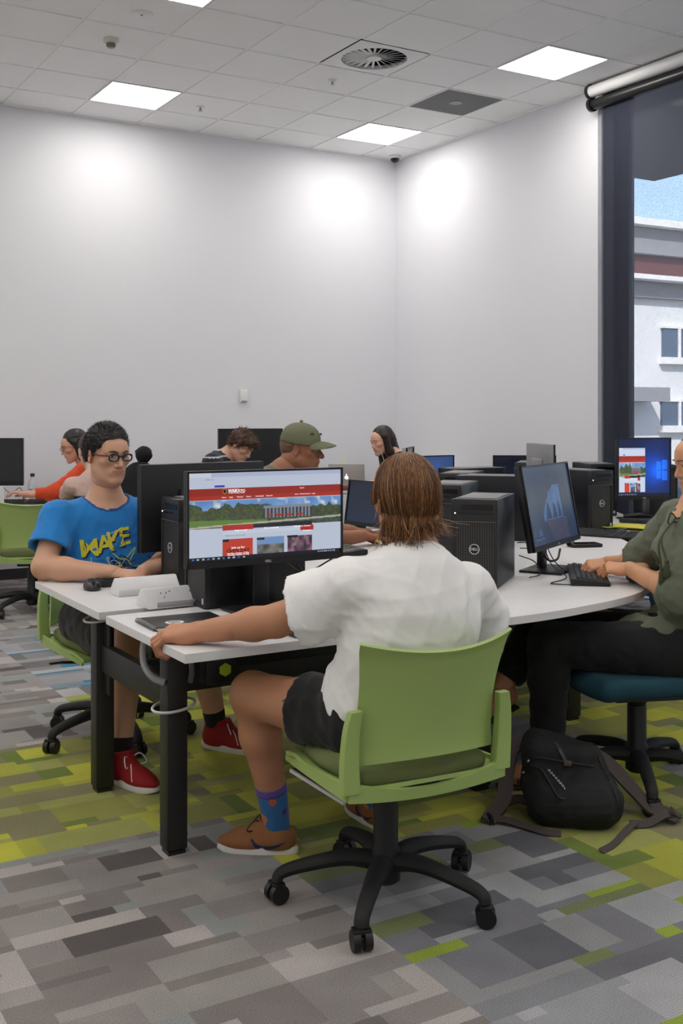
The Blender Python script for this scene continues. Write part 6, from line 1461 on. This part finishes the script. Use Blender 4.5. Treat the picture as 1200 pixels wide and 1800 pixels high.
# cords behind the monitors
t = thing('cable_bundle', 'black cables looping below the nearest monitor beside its stand', 'cables', (-.08, 3.92, TZ))
for pts in ([(-.16, 3.93, .86), (-.08, 3.90, .78), (.05, 3.99, .80), (.10, 4.10, .73)], [(-.20, 3.92, .87), (-.13, 3.88, .84), (-.02, 3.93, .89)], [(-.14, 3.90, .80), (-.10, 3.88, .76), (-.12, 3.86, .73)]):
    MB().tube([V(*p) for p in pts], .003, 7, 8).go('cord', M_black, t, True)
for k, pts in enumerate(([(-.0, 4.00, .87), (.035, 3.99, .80), (.045, 4.02, .73)], [(.005, 3.99, .875), (-.02, 3.97, .79), (-.03, 3.99, .727)])):
    cable('video_cable', ['blue plug cable hanging from the right end of the nearest monitor', 'dark blue cable hanging beneath the nearest monitor on its right'][k], pts, .0035, mat('blue_cable', (40, 60, 120), .5))
lk = [[(.86, 4.78, .84), (.90, 4.76, .77), (.95, 4.80, .765), (.98, 4.88, .80)], [(.88, 4.77, .84), (.90, 4.66, .76), (.93, 4.50, .73), (.84, 4.36, .726), (.98, 4.34, .726), (1.0, 4.44, .726)],
      [(.89, 4.78, .85), (.92, 4.70, .77), (.98, 4.66, .726), (1.08, 4.72, .726), (1.02, 4.80, .726), (.98, 4.72, .726), (1.05, 4.64, .726)], [(.76, 4.66, .80), (.83, 4.68, .77), (.84, 4.60, .73), (.78, 4.52, .726)], [(.76, 4.70, .85), (.86, 4.80, .84)], [(.78, 4.75, .82), (.87, 4.82, .81)]]
t = thing('cable_bundle', 'tangle of thin black cables around the stand of the lock screen monitor', 'cables', (.95, 4.6, TZ))
for k, p in enumerate(lk): MB().tube([V(*q) for q in p], .0024 if k else .005, 7, 8).go('cord', M_black, t, True)
# phone, sunglasses, magazine, papers
t = thing('phone', 'black phone lying on the worktop beside the brown sunglasses', 'phone', on(px(1027, 961, TZ)), rad(12)); MB().box((0, 0, .010), (.165, .085, .018), bev=.005).go('body', M_black, t); MB().box((0, 0, .0195), (.145, .074, .001)).go('glass_face', mat('phone_glass', (10, 10, 14), .05), t, smooth=False)
t = thing('sunglasses', 'brown tortoiseshell sunglasses standing on the worktop by the phone', 'sunglasses', on(px(1002, 960, TZ)), rad(60))
m = MB()
for q in (-1, 1): m.tube([(q*.034+.027*math.cos(a), .02*0, .030+.023*math.sin(a)) for a in np.linspace(0, 2*PI, 20)], .003, 7)
m.tube([(-.01, 0, .036), (0, 0, .040), (.01, 0, .036)], .003, 6, 3).go('frame', mat('tortoise', (84, 40, 30), .25, var=.4, vscale=90), t)
for q in (-1, 1):
    MB().cyl((q*.034, -.001, .030), (q*.034, .001, .030), .026, n=20).go('lens', mat('brown_lens', (60, 30, 28), .08), t)
    MB().tube([(q*.062, 0, .036), (q*.066, .07, .030), (q*.060, .12, .008)], .0028, 6, 4).go('temple', mat('tortoise', (84, 40, 30), .25), t)
t = thing('magazine', 'open yellow magazine spread over the desk gap, right of the lock screen monitor', 'magazine', on(px(1080, 928, TZ)), rad(-24))
M_mag = mat('magazine_yellow', (214, 208, 60), .5, var=.12, vscale=14)
def pg_(a, b): x = -.34+a*.34; return (x, -.12+b*.22+.06*(1-a), .012+.055*math.sin(min(1, a*1.15)*PI)*(.8+.2*b))
v, f = sheet(pg_, 20, 8, .003); MB().add(v, f).go('raised_pages', M_mag, t)
def pg2(a, b): x = a*.36; return (x, -.11+b*.22-.05*a+.02*b, .016-.010*a+.006*math.sin(a*PI))
v, f = sheet(pg2, 16, 8, .004); MB().add(v, f).go('flat_pages', M_mag, t)
m = MB().box((-.24, -.0, .062), (.09, .03, .002), rad(10)).go('printed_panel', mat('mag_pink', (220, 170, 150), .5), t, smooth=False)
t = thing('laptop_dock', 'flat grey laptop with a black accessory on top, on the bench by the window', 'laptop', on(px(1142, 922, TZ)+V(.05, .12, 0)), rad(-30))
MB().box((0, 0, .016), (.36, .25, .024), bev=.006).go('body', mat('laptop_grey', (62, 62, 66), .4, .3), t); MB().tube([(-.17, -.05, .034), (-.08, 0, .042), (-.02, .06, .034)], [.014, .02, .012], 12, 5).go('accessory', M_black, t)
t = thing('yellow_note', 'small yellow card on the worktop under the brown hair', 'card', on(px(676, 951, TZ)), rad(20)); MB().box((0, 0, .008), (.115, .07, .015), bev=.003).go('card_stack', mat('note_yellow', (226, 196, 40), .6), t)
# laptop on the wall bench
lp = pz(610, 853, 9.80); lp[2] = TZ
t = thing('laptop', 'open silver laptop with a glowing fruit shaped logo, on the bench by the long wall', 'laptop', (lp[0], 9.86, TZ), rad(178)+rad(-8))
M_al = mat('laptop_silver', (200, 198, 196), .35, .25)
MB().box((0, -.11, .008), (.33, .23, .014), bev=.004).go('base', M_al, t); lid = MB().box((0, .018, .12), (.33, .008, .25), bev=.003, rx=rad(-14)).go('lid', M_al, t)
m = MB(); q = Matrix.Translation(Vector((0, .0235, .12))) @ Matrix.Rotation(rad(-14), 4, 'X')
ap = []
for k in range(28):
    a = 2*PI*k/28; r_ = .017*(1+.10*math.cos(2*a)*(1 if math.sin(a) > 0 else .6)-.16*math.exp(-((a-PI/2)/.3)**2)-.08*math.exp(-((a-1.5*PI)/.3)**2)); ap.append((r_*math.cos(a)*1.05, 0, r_*math.sin(a)-.003))
ap = [(x if (x+.021)**2+(z-.001)**2 > .0085**2 else -.0125, y, z) for x, y, z in ap]
n0 = 0; m.add([tuple(q @ Vector((x, .0005, z))) for x, y, z in ap], [tuple(range(28))]); m.add([tuple(q @ Vector((.0045*math.cos(a)-.002+.004, .0005, .0085*math.sin(a)+.023))) for a in np.linspace(0, 2*PI, 12, endpoint=False)], [tuple(range(12))])
m.go('logo', mat('logo_glow', (255, 255, 255), .5, emit=1.4), lid, smooth=False, fix=False)
t = thing('paper_stand', 'white folded paper standing behind the silver laptop', 'paper', (lp[0]-.02, 10.05, TZ), rad(10))
MB().add([(-.09, 0, 0), (.09, 0, 0), (.02, .03, .30), (-.05, .03, .28), (-.09, .08, 0), (.09, .08, 0)], [(0, 1, 2, 3), (4, 3, 2, 5)]).go('sheet', mat('paper', (225, 224, 218), .8), t, smooth=False, fix=False)
t = thing('pencil_case', 'small red and dark pencil case beside the silver laptop', 'pencil case', (lp[0]-.06, 9.84-.06+.0, TZ), rad(10)); MB().tube([(-.1, 0, .022), (0, 0, .026), (.1, 0, .022)], [.012, .022, .012], 12, 5).go('pouch', mat('red_pouch', (150, 60, 54), .8), t); MB().tube([(-.08, 0, .046), (.08, 0, .046)], .003, 6).go('zip', M_black, t)
# bottle at the left
bp_ = pz(57, 862, 8.45); t = thing('water_bottle', 'clear plastic water bottle with a dark blue cap at the left', 'bottle', (bp_[0], 8.45, TZ))
mat('clear_plastic', (222, 230, 240), .1, alpha=.42); MB().lathe([(.030, 0), (.034, .004), (.034, .05), (.032, .06), (.034, .07), (.034, .14), (.030, .165), (.016, .19), (.013, .195), (.013, .205)], (0, 0, 0), 24).go('body', MATS['clear_plastic'], t)
MB().lathe([(.016, .205), (.017, .208), (.017, .226), (.015, .229)], (0, 0, 0), 20).go('cap', mat('cap_blue', (28, 30, 84), .4), t); MB().lathe([(.0348, .075), (.0348, .115)], (0, 0, 0), 24).go('label_band', mat('label_pale', (190, 206, 228), .5), t)
m = MB().sph((-.004, -.034, .095), .015, 12, (1, .15, 1)); m.go('label_print', mat('label_blue', (40, 92, 180), .5), t)
# small things on the left bench
t = thing('tablet', 'pale tablet leaning at the left edge of the view in front of the monitor', 'tablet', (-2.62, 8.25, TZ), rad(20)); MB().box((0, 0, .075), (.12, .008, .15), bev=.003, rx=rad(-25)).go('screen_body', mat('pale_grey', (190, 192, 196), .4), t)
keyboard((-2.50, 8.36, TZ), rad(6), 'dark keyboard on the bench in front of the left edge monitor')
m = None
cable('desk_cable', 'black looping cable on the bench beneath the left edge monitor', [(-2.66, 8.42, .90), (-2.55, 8.38, .80), (-2.48, 8.40, .84), (-2.44, 8.38, .74)], .0026)

# ================================================================== backpack on the floor
bpv = px(1008, 1452, 0); t = thing('backpack', 'black backpack with grey brown straps slumped on the carpet under the desk', 'backpack', (bpv[0], bpv[1], 0))
M_bag = mat('bag_black', (17, 17, 20), .75, bump=.6, bscale=500); M_strap = mat('strap_grey', (74, 66, 64), .9, bump=.5, bscale=500)
c = V(.775, 3.80, 0); F = Field(c-V(.32, .30, .02), c+V(.34, .34, .36), .006)
F.box(c+V(.03, -.02, .07), (.155, .13, .085), rotm(0, 0, rad(-12)), .07, 0); F.box(c+V(.0, .04, .15), (.135, .095, .10), rotm(rad(-14), 0, rad(-14)), .06, .06); F.ell(c+V(-.045, .07, .235), (.085, .065, .045), rotm(0, rad(15), rad(-20)), .05)
F.ell(c+V(.08, -.09, .09), (.105, .055, .075), rotm(0, 0, rad(-10)), .03)
F.wrinkle(.003, 26, 5); F.wrinkle(-.005, 17, 8, True); F.cut((0, 0, .006), (0, 0, -1))
v, f = F.net(); body = soft('bag_body', (v, f), M_bag, t, True); btb = BVHTree.FromPolygons([tuple(a) for a in v], [tuple(map(int, a)) for a in f])
def onbag(x, y, off=.003):
    q = pz(x, y, 1.0); d = unit(q-V(0, 0, CH)); hit = btb.ray_cast(Vector((0, 0, CH)), Vector(tuple(d))); return np.array(hit[0])-d*off if hit[0] else None
def stripe(name, pts, r, m, flat=1): 
    P = [onbag(*p) for p in pts]; P = [p for p in P if p is not None]
    if len(P) > 2: MB().tube(spline(P, 4), r, 8, 0, flat).go(name, m, body, True)
stripe('zip_line', [(932, 1345), (950, 1352), (965, 1375), (980, 1400), (992, 1405)], .003, mat('zip_dark', (40, 40, 44), .4))
stripe('front_seam', [(925, 1335), (950, 1332), (985, 1338), (1030, 1345), (1060, 1350)], .0026, mat('zip_dark', (40, 40, 44), .4))
stripe('buckle_strap', [(976, 1305), (984, 1318), (990, 1330), (996, 1341)], .008, mat('zip_dark', (40, 40, 44), .4), .4)
stripe('side_seam', [(1050, 1330), (1065, 1360), (1078, 1385), (1086, 1410)], .0024, mat('zip_dark', (40, 40, 44), .4))
m = MB(); rr = np.random.RandomState(3); P = []
for k in range(26):
    a = k/25; q = onbag(963+a*30, 1352+a*34+(3.2*math.sin(k*1.9) if k != 0 else 0), .004)
    if q is not None: P.append(q)
if len(P) > 3: m.tube(P, .0012, 5, 2).go('embroidered_logo', mat('thread_white', (190, 190, 192), .7), body, True)
q = onbag(997, 1342, .008)
if q is not None: MB().box(q, (.028, .012, .018), bev=.004).go('buckle', mat('buckle_grey', (84, 70, 62), .5), t, True)
for (x, y) in ((928, 1338), (920, 1358)):
    q = onbag(x, y, .006)
    if q is not None: MB().sph(q, .007, 10).go('zip_pull', mat('steel', (150, 150, 150), .3, 1), t, True)
def strap(P, w_, th, name='strap'):
    P = spline([V(*p) for p in P], 6); n = len(P); vs = []; fs = []; T = np.gradient(P, axis=0)
    for i in range(n):
        tt = unit(T[i]); sd = unit(np.cross(tt, V(.15*math.sin(i*.5), -.55, .83))); nn = np.cross(sd, tt)
        for (a, b) in ((-1, -1), (1, -1), (1, 1), (-1, 1)): vs.append(P[i]+sd*a*w_/2+nn*b*th/2)
    for i in range(n-1):
        for k in range(4): fs.append((i*4+k, i*4+(k+1) % 4, i*4+4+(k+1) % 4, i*4+4+k))
    fs += [(0, 1, 2, 3), tuple(4*(n-1)+k for k in (3, 2, 1, 0))]; mesh(name, vs, fs, M_strap, t, True, sharp=50)
strap([(.66, 3.90, .25), (.61, 3.90, .20), (.585, 3.86, .13), (.565, 3.80, .06), (.52, 3.76, .02), (.50, 3.72, .012)], .052, .014)
strap([(.50, 3.74, .014), (.56, 3.72, .018), (.62, 3.68, .012), (.68, 3.63, .010), (.73, 3.62, .008)], .026, .004)
strap([(.87, 3.93, .20), (.95, 3.90, .16), (1.02, 3.83, .09), (1.07, 3.78, .04), (1.12, 3.74, .03), (1.15, 3.72, .02)], .048, .012)
strap([(1.15, 3.75, .03), (1.10, 3.72, .035), (1.04, 3.70, .012), (.98, 3.69, .014)], .030, .005); strap([(1.00, 3.70, .02), (.94, 3.62, .012), (.88, 3.53, .008), (.83, 3.48, .006)], .022, .003)
strap([(1.13, 3.72, .05), (1.16, 3.75, .02), (1.12, 3.80, .02), (1.07, 3.76, .03)], .03, .006); strap([(.57, 3.84, .03), (.62, 3.83, .05), (.66, 3.80, .05)], .03, .012)
MB().box((.51, 3.73, .02), (.012, .05, .022), rad(10), bev=.003).go('strap_buckle', M_black, t, True)
